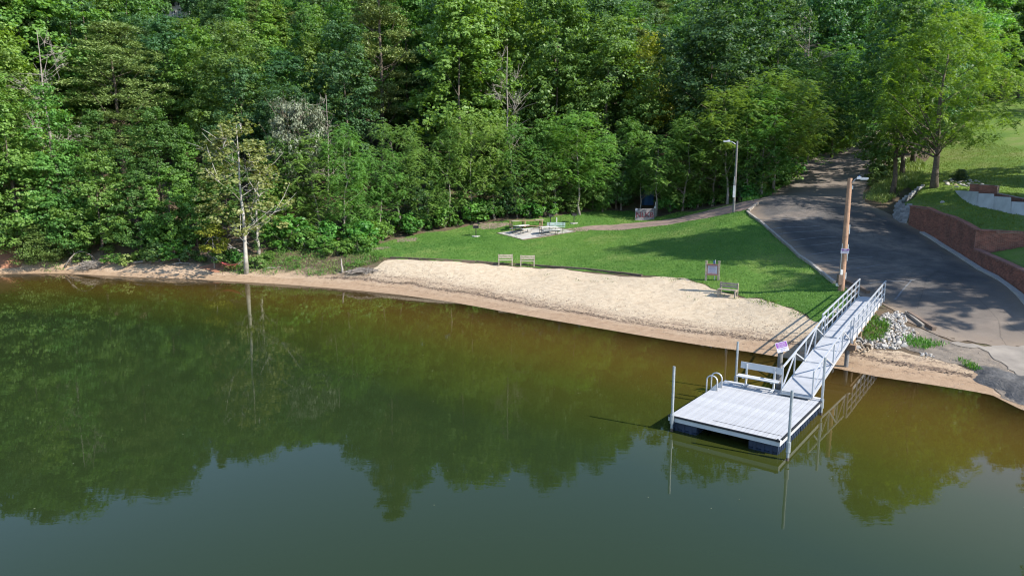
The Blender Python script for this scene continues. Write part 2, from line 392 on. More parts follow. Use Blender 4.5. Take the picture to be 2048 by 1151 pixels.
wv = noise(n_, l_, 0.8, 4, 0.6); l_.new(mixc(n_, l_, 0.25, tcx.outputs['Object'], wv.outputs[1], 'ADD'), cv.inputs['Vector'])
ck = ramp(n_, l_, cv.outputs['Distance'], [(0.0,(0.6,0.6,0.6)),(0.006,(1,1,1))]).outputs[0]
c = mixc(n_, l_, 0.8, c, ck, 'MULTIPLY')
l_.new(c, b_.inputs['Base Color']); b_.inputs['Roughness'].default_value = 0.9
b_.inputs['Specular IOR Level'].default_value = 0.25
bump(n_, l_, b_, a3.outputs[0], 0.6, 0.02)
simple('asphalt_worn', (0.215, 0.175, 0.135), (0.08, 0.07, 0.06), 1.7, 0.9, bmp=0.8, bscale=12, bdist=0.05)
simple('asphalt_lump', (0.115,0.11,0.105), (0.05,0.048,0.046), 1.4, 0.85, bmp=0.9, bscale=9, bdist=0.08)
simple('ramp_concrete', (0.245, 0.215, 0.18), (0.15, 0.13, 0.11), 0.8, 0.9, bmp=0.4, bscale=14, bdist=0.03)
simple('path_gravel', (0.27,0.19,0.145), (0.14,0.10,0.085), 2.5, 0.95, bmp=0.8, bscale=18, bdist=0.04)
simple('line_paint', (0.17, 0.17, 0.17), (0.085, 0.083, 0.082), 2.5, 0.8, bmp=0)

# lake: silty water, clear enough at the edge to show the bed, reflecting like a mirror at a low angle
m_, n_, l_, b_ = nt('lake_water')
n_.remove(b_)
da = attr(n_, 'depth')
wn1 = noise(n_, l_, 0.9, 3, 0.55, dist=0.4); wn2 = noise(n_, l_, 7.0, 3, 0.5)
mp = n_.new('ShaderNodeMapping'); mp.inputs['Scale'].default_value = (0.45, 1.6, 1.0)
tcx = n_.new('ShaderNodeTexCoord'); l_.new(tcx.outputs['Object'], mp.inputs['Vector'])
wn3 = noise(n_, l_, 2.4, 3, 0.55, vec=mp.outputs[0], dist=0.5)
hh = math_(n_, l_, 'ADD', math_(n_, l_, 'MULTIPLY', wn3.outputs[0], 0.35), math_(n_, l_, 'ADD', math_(n_, l_, 'MULTIPLY', wn1.outputs[0], 0.5), math_(n_, l_, 'MULTIPLY', wn2.outputs[0], 0.06)))
wpat = noise(n_, l_, 0.07, 3, 0.6)
bst = n_.new('ShaderNodeMapRange'); bst.inputs[1].default_value, bst.inputs[2].default_value, bst.inputs[3].default_value, bst.inputs[4].default_value = 0.42, 0.62, 0.025, 0.085; l_.new(wpat.outputs[0], bst.inputs[0])
bp = n_.new('ShaderNodeBump'); l_.new(bst.outputs[0], bp.inputs['Strength']); bp.inputs['Distance'].default_value = 0.05
l_.new(hh, bp.inputs['Height'])
murk = n_.new('ShaderNodeBsdfDiffuse')
mcol = ramp(n_, l_, math_(n_, l_, 'DIVIDE', da.outputs['Fac'], 3.0), [(0.0,(0.100,0.060,0.016)),(0.22,(0.070,0.050,0.009)),(0.50,(0.038,0.041,0.007)),(0.85,(0.021,0.031,0.007)),(1.0,(0.0165,0.0275,0.0085))]).outputs[0]
l_.new(mcol, murk.inputs[0])
tr = n_.new('ShaderNodeBsdfTransparent'); tr.inputs[0].default_value = (0.62,0.50,0.26,1)
fd = math_(n_, l_, 'SUBTRACT', 1.0, math_(n_, l_, 'POWER', 2.718, math_(n_, l_, 'MULTIPLY', da.outputs['Fac'], -3.2)))
mxa = n_.new('ShaderNodeMixShader'); l_.new(fd, mxa.inputs[0]); l_.new(tr.outputs[0], mxa.inputs[1]); l_.new(murk.outputs[0], mxa.inputs[2])
gl = n_.new('ShaderNodeBsdfGlossy'); gl.inputs['Roughness'].default_value = 0.015; l_.new(bp.outputs[0], gl.inputs['Normal'])
fr = n_.new('ShaderNodeFresnel'); fr.inputs['IOR'].default_value = 1.333; l_.new(bp.outputs[0], fr.inputs['Normal'])
mxb = n_.new('ShaderNodeMixShader'); l_.new(fr.outputs[0], mxb.inputs[0]); l_.new(mxa.outputs[0], mxb.inputs[1]); l_.new(gl.outputs[0], mxb.inputs[2])
l_.new(mxb.outputs[0], n_['Material Output'].inputs[0])

# ------------------------------------------------------------------ mesh helpers
def tag(o, label=None, cat=None, group=None, kind=None):
    if label: o['label'] = label
    if cat: o['category'] = cat
    if group: o['group'] = group
    if kind: o['kind'] = kind
    return o
def link(name, me, mat, parent=None, loc=None):
    o = bpy.data.objects.new(name, me); COL.objects.link(o)
    if mat and not me.materials: me.materials.append(MATS[mat])
    if parent: o.parent = parent
    if loc is not None: o.location = loc
    return o
def empty(name, loc, rz=0.0):
    o = bpy.data.objects.new(name, None); COL.objects.link(o)
    o.empty_display_size = 0.3
    o.location = loc; o.rotation_euler = (0, 0, rz); return o
def quads_mesh(name, V, rnd=None, smooth=False):
    """V (n,4,3) loose quads, rnd (n,) one value per quad"""
    n = len(V); me = bpy.data.meshes.new(name)
    me.vertices.add(n * 4); me.vertices.foreach_set('co', np.ascontiguousarray(V, dtype=np.float32).ravel())
    me.loops.add(n * 4); me.loops.foreach_set('vertex_index', np.arange(n * 4, dtype=np.int32))
    me.polygons.add(n); me.polygons.foreach_set('loop_start', np.arange(0, n * 4, 4, dtype=np.int32))
    me.update(calc_edges=True)
    a = me.attributes.new('rnd', 'FLOAT', 'FACE')
    a.data.foreach_set('value', np.asarray(rnd if rnd is not None else np.random.rand(n), dtype=np.float32))
    return me
class MB:
    def __init__(s): s.v, s.f, s.r = [], [], []
    def add(s, vs_, fs, r=None):
        k = len(s.v); s.v += [tuple(map(float, q)) for q in vs_]
        r = random.random() if r is None else r
        for f in fs: s.f.append(tuple(k + i for i in f)); s.r.append(r)
        return s
    def hexa(s, b4, t4, r=None):     # bottom four, top four, counter-clockwise from above
        return s.add(list(b4) + list(t4), [(3,2,1,0),(4,5,6,7),(0,1,5,4),(1,2,6,5),(2,3,7,6),(3,0,4,7)], r)
    def box(s, c, size, rz=0.0, rx=0.0, ry=0.0, r=None):
        M = Matrix.Rotation(rz, 3, 'Z') @ Matrix.Rotation(ry, 3, 'Y') @ Matrix.Rotation(rx, 3, 'X')
        hx, hy, hz_ = (k / 2 for k in size); c = Vector(c)
        q = lambda x, y, z: c + M @ Vector((x, y, z))
        return s.hexa([q(-hx,-hy,-hz_),q(hx,-hy,-hz_),q(hx,hy,-hz_),q(-hx,hy,-hz_)], [q(-hx,-hy,hz_),q(hx,-hy,hz_),q(hx,hy,hz_),q(-hx,hy,hz_)], r)
    def beam(s, a, b, w, h, up=(0,0,1), r=None):      # box from a to b
        a, b, up = Vector(a), Vector(b), Vector(up)
        d = (b - a).normalized(); sd_ = d.cross(up)
        if sd_.length < 1e-3: sd_ = d.cross(Vector((1,0,0)))
        sd_.normalize(); u = sd_.cross(d).normalized()
        o = lambda p, i, j: p + sd_ * (i * w / 2) + u * (j * h / 2)
        return s.hexa([o(a,-1,-1),o(a,1,-1),o(b,1,-1),o(b,-1,-1)], [o(a,-1,1),o(a,1,1),o(b,1,1),o(b,-1,1)], r)
    def tube(s, pts, radii, n=8, cap=True, r=None):
        pts = [Vector(p) for p in pts]
        if not hasattr(radii, '__len__'): radii = [radii] * len(pts)
        vs_, fs = [], []
        for i, p in enumerate(pts):
            d = (pts[min(i + 1, len(pts) - 1)] - pts[max(i - 1, 0)]).normalized()
            a = d.cross(Vector((0.13,0.97,0.21))); a = a if a.length > 0.05 else d.cross(Vector((1,0,0)))
            a.normalize(); b = d.cross(a)
            for k in range(n):
                t = 2 * math.pi * k / n
                vs_.append(p + (a * math.cos(t) + b * math.sin(t)) * radii[i])
        for i in range(len(pts) - 1):
            for k in range(n):
                k2 = (k + 1) % n
                fs.append((i*n+k, i*n+k2, (i+1)*n+k2, (i+1)*n+k))
        if cap: fs += [tuple(range(n - 1, -1, -1)), tuple((len(pts)-1)*n + k for k in range(n))]
        return s.add(vs_, fs, r)
    def mesh(s, name, origin=(0,0,0), smooth=False):
        me = bpy.data.meshes.new(name)
        o = origin
        me.from_pydata([(x-o[0], y-o[1], z-o[2]) for x, y, z in s.v], [], s.f)
        a = me.attributes.new('rnd', 'FLOAT', 'FACE'); a.data.foreach_set('value', np.array(s.r, dtype=np.float32))
        if smooth: me.polygons.foreach_set('use_smooth', [True] * len(me.polygons))
        me.update(); return me
    def build(s, name, mat, parent=None, origin=(0,0,0), smooth=False, loc=None):
        return link(name, s.mesh(name, origin, smooth), mat, parent, loc)

def copy_tree(o, parent=None):
    c = o.copy(); COL.objects.link(c)
    if parent: c.parent = parent
    for ch in o.children: copy_tree(ch, c)
    return c
_font_cache = {}
def text_mesh(txt, size, depth=0.004):
    cu = bpy.data.curves.new('t', 'FONT'); cu.body = txt; cu.size = size; cu.extrude = depth; cu.align_x = 'CENTER'; cu.align_y = 'CENTER'
    cu.resolution_u = 3
    ob = bpy.data.objects.new('t', cu); COL.objects.link(ob)
    me = bpy.data.meshes.new_from_object(ob.evaluated_get(bpy.context.evaluated_depsgraph_get()))
    bpy.data.objects.remove(ob); me.materials.clear(); return me

# ------------------------------------------------------------------ ground sheets
def axis(segs):
    out = []
    for a, b, st_ in segs: out += list(np.arange(a, b - 1e-6, st_))
    return np.array(out + [segs[-1][1]])
xs = axis([(-400,-100,12),(-100,-52,2.5),(-52,-20,0.7),(-20,46,0.3),(46,80,1.2),(80,150,4),(150,400,14)])
ys = axis([(-60,14,6),(14,24,1.0),(24,80,0.3),(80,110,0.9),(110,170,2.5),(170,420,10)])
GX, GY = np.meshgrid(xs, ys)
GZ = height(GX, GY)
SH = sdf(land_poly, GX, GY)
def hz(x, y):
    i = min(max(int(np.searchsorted(xs, x)) - 1, 0), len(xs) - 2); j = min(max(int(np.searchsorted(ys, y)) - 1, 0), len(ys) - 2)
    u, v = (x - xs[i]) / (xs[i+1] - xs[i]), (y - ys[j]) / (ys[j+1] - ys[j])
    return float((GZ[j, i] * (1 - u) + GZ[j, i+1] * u) * (1 - v) + (GZ[j+1, i] * (1 - u) + GZ[j+1, i+1] * u) * v)
def wob(X, Y, a, f=1.0):
    return a * (np.sin(f * (1.9 * X + 1.3 * np.sin(f * 1.1 * Y))) * np.sin(f * (1.7 * Y + 1.5 * np.sin(f * 0.9 * X))) +
                0.6 * np.sin(f * (4.3 * X + 2 * np.sin(f * 2.1 * Y))) * np.sin(f * (3.7 * Y + 1.9 * np.sin(f * 2.6 * X))))
def sheet(name, S, zoff, mat, parent=None, extra=None, Z=None, kind='structure', flat=None):
    """the part of the terrain grid where S > 0, cut along S = 0"""
    Z = GZ if Z is None else Z
    ny, nx = S.shape; idx = -np.ones(S.shape, int)
    verts, at, faces = [], [], []
    E_ = extra if extra is not None else SH
    inside = S > 0
    def vid(j, i):
        if idx[j, i] < 0:
            idx[j, i] = len(verts); verts.append((GX[j, i], GY[j, i], (flat if flat is not None else Z[j, i] + zoff))); at.append(E_[j, i])
        return idx[j, i]
    ek = {}
    def eid(a, b):
        k = (a, b) if a < b else (b, a)
        if k not in ek:
            (j0, i0), (j1, i1) = k
            s0, s1 = S[j0, i0], S[j1, i1]; t = s0 / (s0 - s1)
            L_ = lambda A: A[j0, i0] + (A[j1, i1] - A[j0, i0]) * t
            ek[k] = len(verts); verts.append((L_(GX), L_(GY), (flat if flat is not None else L_(Z) + zoff))); at.append(L_(E_))
        return ek[k]
    cnt = inside[:-1, :-1].astype(int) + inside[1:, :-1] + inside[:-1, 1:] + inside[1:, 1:]
    for j, i in np.argwhere(cnt > 0):
        c4 = [(j, i), (j, i + 1), (j + 1, i + 1), (j + 1, i)]
        if cnt[j, i] == 4: faces.append(tuple(vid(*q) for q in c4)); continue
        poly = []
        for k in range(4):
            a, b = c4[k], c4[(k + 1) % 4]
            if inside[a]: poly.append(vid(*a))
            if inside[a] != inside[b]: poly.append(eid(a, b))
        if len(poly) >= 3: faces.append(tuple(poly))
    me = bpy.data.meshes.new(name); me.from_pydata(verts, [], faces)
    for an in ('shore', 'edge', 'depth'):
        a = me.attributes.new(an, 'FLOAT', 'POINT'); a.data.foreach_set('value', np.array(at, dtype=np.float32))
    me.polygons.foreach_set('use_smooth', [True] * len(me.polygons))
    me.update()
    o = link(name, me, mat, parent)
    if kind: o['kind'] = kind
    return o
def poly_px(pts): return np.array([G(*q)[:2] for q in pts])

lawn_poly = poly_px([(690,507),(740,510),(782,517),(870,521),(950,525),(1120,535),(1283,552),(1335,553),(1372,557),(1432,578),(1475,590),(1520,597),(1562,609),(1592,621),(1640,645),
    (1672,628),(1700,600),(1690,577),(1655,556),(1620,529),(1560,480),(1500,430),(1494,424),(1514,406),(1520,398),(1460,410),(1360,424),(1312,434),(1262,422),(1200,420),(1130,430),(1060,438),(1000,443),(950,450),(900,460),(840,467),(780,482),(735,494)])
road_poly = poly_px([(1697,581),(1657,554),(1622,529),(1562,480),(1502,430),(1500,424),(1515,402),(1542,382),(1574,362),(1584,330),(1608,316),(1643,306),(1688,299),(1712,275),(1723,252)])
road_top = [np.array((76.,146.)), np.array((83.,146.))]
road_right = [gA(*q)[:2] for q in ((1787,252),(1781,290),(1775,313),(1751,348),(1728,382),(1730,404),(1758,419),(1790,436))]
road_poly = np.array(list(road_poly) + road_top + road_right + [w_base[0] + (0.1,0)] + [q + np.array((.15, 0.)) for q in w_base[1:]] + [q + np.array((.15, 0.)) for q in w_low[1:]] +
                     [gA(*q)[:2] for q in ((2240,695),(2048,694),(1960,692),(1890,680),(1850,660),(1805,642),(1790,622),(1765,607),(1735,597))])
path_poly = poly_px([(1518,398),(1470,409),(1420,420),(1370,432),(1300,443),(1230,450),(1170,453),(1160,457),(1190,461),(1250,460),(1330,451),(1400,439),(1450,429),(1497,419),(1512,410)])
beach_up = poly_px([(0,538),(60,540),(130,539),(200,541),(260,545),(400,549),(500,551),(600,556),(690,551),(735,543),(760,530),(772,520),(790,518),(870,522),(960,527),(1120,537),(1283,555),(1335,554),(1372,558),(1432,580),(1475,592),(1520,599),(1562,611),(1592,623),(1640,646),
                    (1690,688),(1740,697),(1800,702),(1850,712),(1900,724),(1945,742),(1975,765),(1995,786)])
beach_poly = np.array(list(beach_up) + [np.array((21., 24.)), np.array((10., 20.)), np.array((-60., 40.)), np.array((-90., 46.))] + [np.array((-66., 56.)), np.array((-50., 59.5))])
apron_poly = poly_px([(1790,650),(1850,660),(1890,680),(1960,692),(2048,694),(2130,700)])
apron_poly = np.array(list(apron_poly) + [np.array((31.5, 24.)), np.array((27.5, 18.6))] + [q for q in poly_px([(2044,812),(2000,795),(1985,771),(1958,745),(1920,729),(1862,714),(1815,700),(1800,680)])])
conc_poly = np.array(list(poly_px([(1890,683),(1950,690),(2048,692),(2110,696)])) + [np.array((27.6, 28.5)), P(2060,760,.35)[:2]] + list(poly_px([(2035,745),(2000,722),(1975,706),(1935,694)])))

S_lawn = sdf(lawn_poly, GX, GY) + wob(GX, GY, 0.16, 1.4)
S_road = sdf(road_poly, GX, GY) + wob(GX, GY, 0.28, 1.2) * (GY < 39.5) * (GX > 21.8) * (GX < 27.5)
S_path = sdf(path_poly, GX, GY) + wob(GX, GY, 0.08)
S_beach = np.minimum(sdf(beach_poly, GX, GY) + wob(GX, GY, 0.16), SH + 9)
S_apron = sdf(apron_poly, GX, GY) + wob(GX, GY, 0.15)
S_conc = sdf(conc_poly, GX, GY) + wob(GX, GY, 0.22, 1.3)
S_t1 = sdf(T1, GX, GY) - 0.28
S_t2 = sdf(T2, GX, GY) - 0.28

cover = np.max([S_lawn, S_road, S_path, S_apron, S_beach, S_t1, S_t2], axis=0)
ground = sheet('ground', np.ones_like(GX), 0, 'ground', Z=GZ - 0.03 * sstep(cover / 0.4))
sheet('beach', S_beach, 0.012, 'sand')
sheet('lawn', S_lawn, 0.022, 'lawn')
road = sheet('road', S_road, 0.030, 'asphalt', extra=S_road)
sheet('path', S_path, 0.036, 'path_gravel')
sheet('boat_ramp', S_apron, 0.020, 'asphalt_worn')
sheet('ramp_slab', S_conc, 0.045, 'ramp_concrete')
sheet('upper_lawn', np.maximum(S_t1, S_t2), 0.015, 'lawn_upper')
# lake surface
SW = np.minimum(-SH + 0.6, 1000)
lake = sheet('lake', SW, 0, 'lake_water', extra=np.maximum(-GZ, 0.0), flat=0.0)


# ------------------------------------------------------------------ plants
def unit(a): return a / (np.linalg.norm(a, axis=-1, keepdims=True) + 1e-9)
def leaf_quads(pos, nrm, ln, wd, r, tdir=None):
    n = len(pos); nrm = unit(nrm)
    t = r.normal(size=(n, 3)) if tdir is None else tdir + r.normal(size=(n, 3)) * 0.15
    t = unit(t - nrm * (t * nrm).sum(1, keepdims=True)); b = np.cross(nrm, t)
    ln = np.broadcast_to(np.asarray(ln, float).reshape(-1, 1), (n, 1)); wd = np.broadcast_to(np.asarray(wd, float).reshape(-1, 1), (n, 1))
    mid = pos + t * ln * 0.06
    return np.stack([pos - t * ln * .5, mid + b * wd * .5, pos + t * ln * .5, mid - b * wd * .5], 1)

def crown_centres(r, n, H0, hb, R, prof, lob=0.28):
    """clump centres spread through an uneven crown envelope"""
    ph = r.uniform(0, 6.28, 4); am = r.uniform(0.3, 1.0, 4)
    out = []; k = 0
    while len(out) < n and k < n * 60:
        k += 1
        t = r.uniform(0, 1); a = r.uniform(0, 2 * math.pi)
        e = prof(t)
        if r.uniform() > 0.15 + e: continue
        lobe = 1 + lob * (am[0] * math.sin(2 * a + ph[0] + 3 * t) + am[1] * math.sin(3 * a + ph[1] - 5 * t) + am[2] * math.sin(5 * a + ph[2] + 9 * t)) / 1.6
        f = math.sqrt(r.uniform(0.18, 1.0))
        rr = R * e * lobe * f
        c = np.array([rr * math.cos(a), rr * math.sin(a), hb + (H0 - hb) * t])
        if out and min(np.sum((np.array(out[-40:]) - c)**2, 1)) < (0.11 * R)**2: continue
        out.append(c)
    return np.array(out)
PROF = {'round': lambda t: max(0.02, math.sin(math.pi * (0.12 + 0.88 * t) ** 0.85)) ** 0.65,
        'tall': lambda t: max(0.02, math.sin(math.pi * (0.10 + 0.88 * t) ** 0.75)) ** 0.6,
        'cone': lambda t: max(0.03, 1.0 - t) ** 0.75 * (0.55 + 0.45 * min(1, t * 6)),
        'umbrella': lambda t: max(0.05, math.sin(math.pi * (0.08 + 0.80 * t))) ** 0.5}
def broadleaf_crown(seed, H0, hb, R, prof='round', n=120, cr=(0.9, 1.5), per=120, leaf=(0.26, 0.17), flat=0.62, keep=1.0):
    r = np.random.default_rng(seed)
    C = crown_centres(r, n, H0, hb, R, PROF[prof]); P_, N_, R_ = [], [], []
    for c in C:
        m = int(per * r.uniform(0.6, 1.35) * keep); cs = r.uniform(*cr)
        d = unit(r.normal(size=(m, 3))); d[:, 2] = d[:, 2] * 0.85 + 0.22
        rad = cs * r.uniform(0.25, 1.0, (m, 1)) ** 0.5
        # sub-tufts so that a clump has a broken edge
        tuft = unit(r.normal(size=(7, 3))); near = tuft[np.argmax(d @ tuft.T, 1)]
        d = d * 0.66 + near * 0.44
        p = c + d * rad * np.array([1, 1, flat]); P_.append(p)
        out = unit(c * np.array([1, 1, 0.0]) + np.array([0, 0, 0.4 * R])); N_.append(d * 0.55 + np.array([0, 0, 0.55]) + out * 0.30 + r.normal(size=(m, 3)) * 0.42)
        R_.append(np.clip(r.normal(0.5, 0.22, m) + r.normal(0, 0.16), 0, 1))
    P_, N_, R_ = np.concatenate(P_), np.concatenate(N_), np.concatenate(R_)
    s = r.uniform(0.7, 1.3, len(P_))
    return C, leaf_quads(P_, N_, leaf[0] * s, leaf[1] * s, r), R_
def feather_crown(seed, H0, hb, R, prof='umbrella', n=150, fr=9, lf=9, flen=0.75, droop=0.55):
    """rosettes of long compound leaves, each a row of paired leaflets on a drooping stalk"""
    r = np.random.default_rng(seed)
    C = crown_centres(r, n, H0, hb, R, PROF[prof], 0.35)
    Q, R_ = [], []
    for c in C:
        k = int(fr * r.uniform(0.75, 1.3)); base = r.normal(0.5, 0.18)
        a = np.arange(k) * 2 * math.pi / k + r.uniform(0, 0.8, k)
        el = r.uniform(-0.15, 0.75, k)
        h = np.stack([np.cos(a) * np.cos(el), np.sin(a) * np.cos(el), np.sin(el)], 1)
        L_ = flen * r.uniform(0.75, 1.35, k)
        for i in range(k):
            t = np.linspace(0.18, 1, lf)
            sp_ = c + h[i] * (t * L_[i])[:, None] + np.array([0, 0, -1.0]) * (droop * L_[i] * t ** 2)[:, None] + r.normal(size=3) * 0.22
            side = unit(np.cross(h[i], [0, 0, 1.0])[None])[0]
            dn = unit((h[i] - np.array([0, 0, 1]) * (2 * droop * t)[:, None]))
            up = unit(np.cross(side[None], dn)); up = np.where(up[:, 2:3] < 0, -up, up)
            w = 0.17 * flen * (1.2 - 0.6 * t)
            for sg in (-1, 1):
                pos = sp_ + side * (sg * w * 0.55)[:, None]
                nr = up + side * sg * 0.35 + r.normal(size=(lf, 3)) * 0.18
                Q.append(leaf_quads(pos, nr, w * 1.5, w * 0.62 + 0.02, r, tdir=side * sg + dn * 0.45)); R_.append(np.clip(r.normal(base, 0.16, lf), 0, 1))
    return C, np.concatenate(Q), np.concatenate(R_)
def pine_crown(seed, H0, hb, R, whorls=15, arms=6, tufts=11, needles=24, prof='cone', nl=0.32, sag=0.1, nw=0.10):
    """flat sprays of needle tufts on near-level boughs"""
    r = np.random.default_rng(seed); Q, R_, tips = [], [], []
    for w in range(whorls):
        t = (w + r.uniform(-.3, .3)) / whorls; t = min(max(t, 0), 0.99)
        z = hb + (H0 - hb) * t
        for a in np.arange(arms) * 2 * math.pi / arms + r.uniform(0, 6.28) + r.normal(0, .25, arms):
            L_ = R * PROF[prof](t) * r.uniform(0.55, 1.15) + 0.3
            d = np.array([math.cos(a), math.sin(a), r.uniform(-0.10, 0.28)]); tips.append(np.array([0, 0, z]) + d * L_ * 0.8)
            side = np.array([-math.sin(a), math.cos(a), 0])
            base = r.normal(0.5, 0.18)
            for k in range(tufts):
                s = r.uniform(0.25, 1.0)
                c = np.array([0, 0, z]) + d * L_ * s + side * r.normal(0, 0.26 * L_ * s) + np.array([0, 0, r.normal(0, 0.14) - sag * s * s * L_])
                dr = unit(r.normal(size=(needles, 3)) * np.array([1, 1, 0.5]) + d * 0.6 + np.array([0, 0, 0.35]))
                pos = c + dr * nl * 0.5 + r.normal(size=(needles, 3)) * np.array([0.24, 0.24, 0.07])
                nr = unit(r.normal(size=(needles, 3)) * 0.6 + np.array([0, 0, 1.0]))
                Q.append(leaf_quads(pos, nr, nl, nw, r, tdir=dr)); R_.append(np.clip(r.normal(base, 0.2, needles), 0, 1))
    return np.array(tips), np.concatenate(Q), np.concatenate(R_)
def trunk_mesh(seed, H0, r0, C, limbs=14, bend=0.04, lean=(0, 0), n=8, top=0.9, twigs=0, lr=0.42):
    r = np.random.default_rng(seed + 999); mb = MB()
    ks = 9; pts = []
    off = np.zeros(2)
    for k in range(ks):
        t = k / (ks - 1); off = off + r.normal(0, bend * H0 / ks, 2) * (k > 0)
        pts.append(np.array([off[0] + lean[0] * H0 * t, off[1] + lean[1] * H0 * t, H0 * top * t - (0.35 if k == 0 else 0)]))
    rad = [r0 * (1.35 if k == 0 else 1.0) * (1 - 0.88 * (k / (ks - 1)) ** 0.9) for k in range(ks)]
    mb.tube(pts, rad, n)
    def at(z):
        f = np.clip(z / (H0 * top) * (ks - 1), 0, ks - 1.001); i = int(f); return pts[i] * (1 - (f - i)) + pts[i + 1] * (f - i), rad[i] * (1 - (f - i)) + rad[i + 1] * (f - i)
    if len(C):
        for c in C[r.permutation(len(C))[:limbs]]:
            z = max(0.25 * H0 * r.uniform(.6, 1), c[2] - np.hypot(c[0], c[1]) * r.uniform(0.5, 0.9) - 0.3); z = min(z, H0 * top * .95)
            p0, rr = at(z); m = (p0 + c) / 2 + r.normal(size=3) * 0.25 + np.array([0, 0, -0.15])
            mb.tube([p0, m, c], [rr * lr, rr * lr * 0.6, 0.02], 5, False)
            for q in range(twigs):
                e = c + r.normal(size=3) * np.array([1, 1, .8]) * 0.9 + np.array([0, 0, .4])
                mb.tube([(m + c) / 2, (m + c) / 2 * .4 + e * .6 + r.normal(size=3) * .1, e], [0.03, 0.02, 0.008], 4, False)
    return mb.mesh('trunk', smooth=True)

PROTO = {}
def proto(key, H0, crown, trunk, lmat, bmat='bark'):
    cm = quads_mesh('crown', crown[1], crown[2]); cm.materials.append(MATS[lmat])
    trunk.materials.append(MATS[bmat]); PROTO[key] = (H0, cm, trunk)
def mk_broad(key, seed, H0, hb, R, lmat, prof='round', r0=0.24, **kw):
    c = broadleaf_crown(seed, H0, hb, R, prof, **kw); proto(key, H0, c, trunk_mesh(seed, H0, r0, c[0], limbs=7, top=0.72), lmat)
for i in range(3): mk_broad('oak%d' % i, 10 + i, 20, 3.5, (4.7, 5.4, 4.2)[i], 'leaf_oak', n=(150, 120, 190)[i], per=(150, 190, 130)[i], cr=((.9, 1.5), (1.1, 1.9), (.6, 1.1))[i], leaf=((.30,.21), (.27,.19), (.24,.17))[i])
for i in range(3): mk_broad('light%d' % i, 20 + i, 20, 3.0, (4.4, 3.7, 5.0)[i], 'leaf_light', ('tall', 'cone', 'round')[i], n=(150, 170, 130)[i], per=(140, 120, 165)[i], cr=((0.8, 1.3), (.6, 1.05), (1.0, 1.7))[i], leaf=((.29,.21), (.25,.22), (.34,.24))[i])
for i in range(3): mk_broad('dark%d' % i, 30 + i, 21, 3.5, (4.8, 4.2, 5.3)[i], 'leaf_dark', ('tall', 'round', 'umbrella')[i], n=(150, 175, 120)[i], per=(150, 130, 190)[i], cr=((.9, 1.5), (.7, 1.1), (1.1, 1.8))[i], leaf=((.30,.20), (.24,.17), (.33,.22))[i])
for i in range(2): mk_broad('low%d' % i, 40 + i, 12, 0.6, 3.9, 'leaf_oak' if i else 'leaf_light', 'round', r0=.18, n=120, per=140, cr=(0.7, 1.2))
mk_broad('edge1', 46, 13, 0.6, 4.2, 'leaf_oak', 'cone', r0=.2, n=150, per=130, cr=(0.7, 1.15))
mk_broad('edge2', 47, 12, 0.9, 3.7, 'leaf_dark', 'round', r0=.2, n=120, per=130, cr=(0.7, 1.2))
mk_broad('yellow0', 50, 14, 5, 2.6, 'leaf_yellow', 'tall', n=60, per=90)
mk_broad('edge0', 45, 17, 0.8, 4.8, 'leaf_light', 'cone', r0=.26, n=190, per=130, cr=(0.8, 1.25))
for i in range(4):
    c = feather_crown(60 + i, 12, (3.4, 1.6, 2.6, 3.8)[i], (3.4, 3.9, 3.0, 4.2)[i], ('umbrella', 'round', 'tall', 'umbrella')[i], n=185 + 8 * i, fr=8, lf=7)
    proto('feather%d' % i, 12, c, trunk_mesh(60 + i, 12, 0.13, c[0], limbs=12, bend=0.10, top=.85), 'leaf_feather', 'bark_dead')
c = feather_crown(70, 16, 4.0, 6.6, 'round', n=430, fr=8, lf=7, flen=0.9, droop=0.7)
proto('walnut', 16, c, trunk_mesh(70, 16, 0.30, c[0], limbs=26, bend=0.05, top=.8), 'leaf_walnut', 'bark')
for i in range(2):
    c = pine_crown(80 + i, 24, 7, 5.2); proto('pine%d' % i, 24, c, trunk_mesh(80 + i, 24, 0.27, c[0], limbs=34, bend=0.02, top=.95), 'leaf_pine', 'bark')
c = pine_crown(85, 20, 3.5, 6.2, whorls=17, arms=8, tufts=14, prof='round', sag=0.22); proto('spread_pine', 20, c, trunk_mesh(85, 20, 0.3, c[0], limbs=34, bend=.03, top=.92), 'leaf_pine', 'bark')
c = pine_crown(87, 5, 0.6, 3.6, whorls=9, arms=8, tufts=14, prof='round', nl=0.22, sag=0.35); proto('juniper', 5, c, trunk_mesh(87, 5, .09, c[0], limbs=30), 'leaf_weed', 'bark_dead')
c = broadleaf_crown(90, 13.2, 3.6, 2.7, 'tall', n=105, cr=(0.5, 1.0), per=48, leaf=(0.21, 0.18))
proto('sycamore', 13.2, c, trunk_mesh(90, 13.2, 0.15, c[0], limbs=24, bend=0.03, top=.97, twigs=3, lr=0.3), 'leaf_sycamore', 'bark_pale')
c = broadleaf_crown(92, 9, 3.5, 3.4, 'umbrella', n=90, cr=(0.6, 1.0), per=120, leaf=(0.20, 0.14)); proto('grey', 9, c, trunk_mesh(92, 9, .14, c[0], limbs=34, twigs=3), 'leaf_grey', 'bark')
c = broadleaf_crown(93, 4.6, 1.9, 1.7, 'round', n=34, cr=(0.45, 0.7), per=110, leaf=(0.20, 0.15)); proto('sapling', 4.6, c, trunk_mesh(93, 4.6, .08, c[0], limbs=12), 'leaf_yellow', 'bark_dead')
c = broadleaf_crown(94, 11, 0.8, 0.75, 'tall', n=40, cr=(0.3, 0.5), per=60, leaf=(0.15, 0.12)); proto('vine_trunk', 11, c, trunk_mesh(94, 11, .2, c[0][:0] if False else c[0], limbs=10, twigs=4, bend=.03), 'leaf_oak', 'bark_pale')
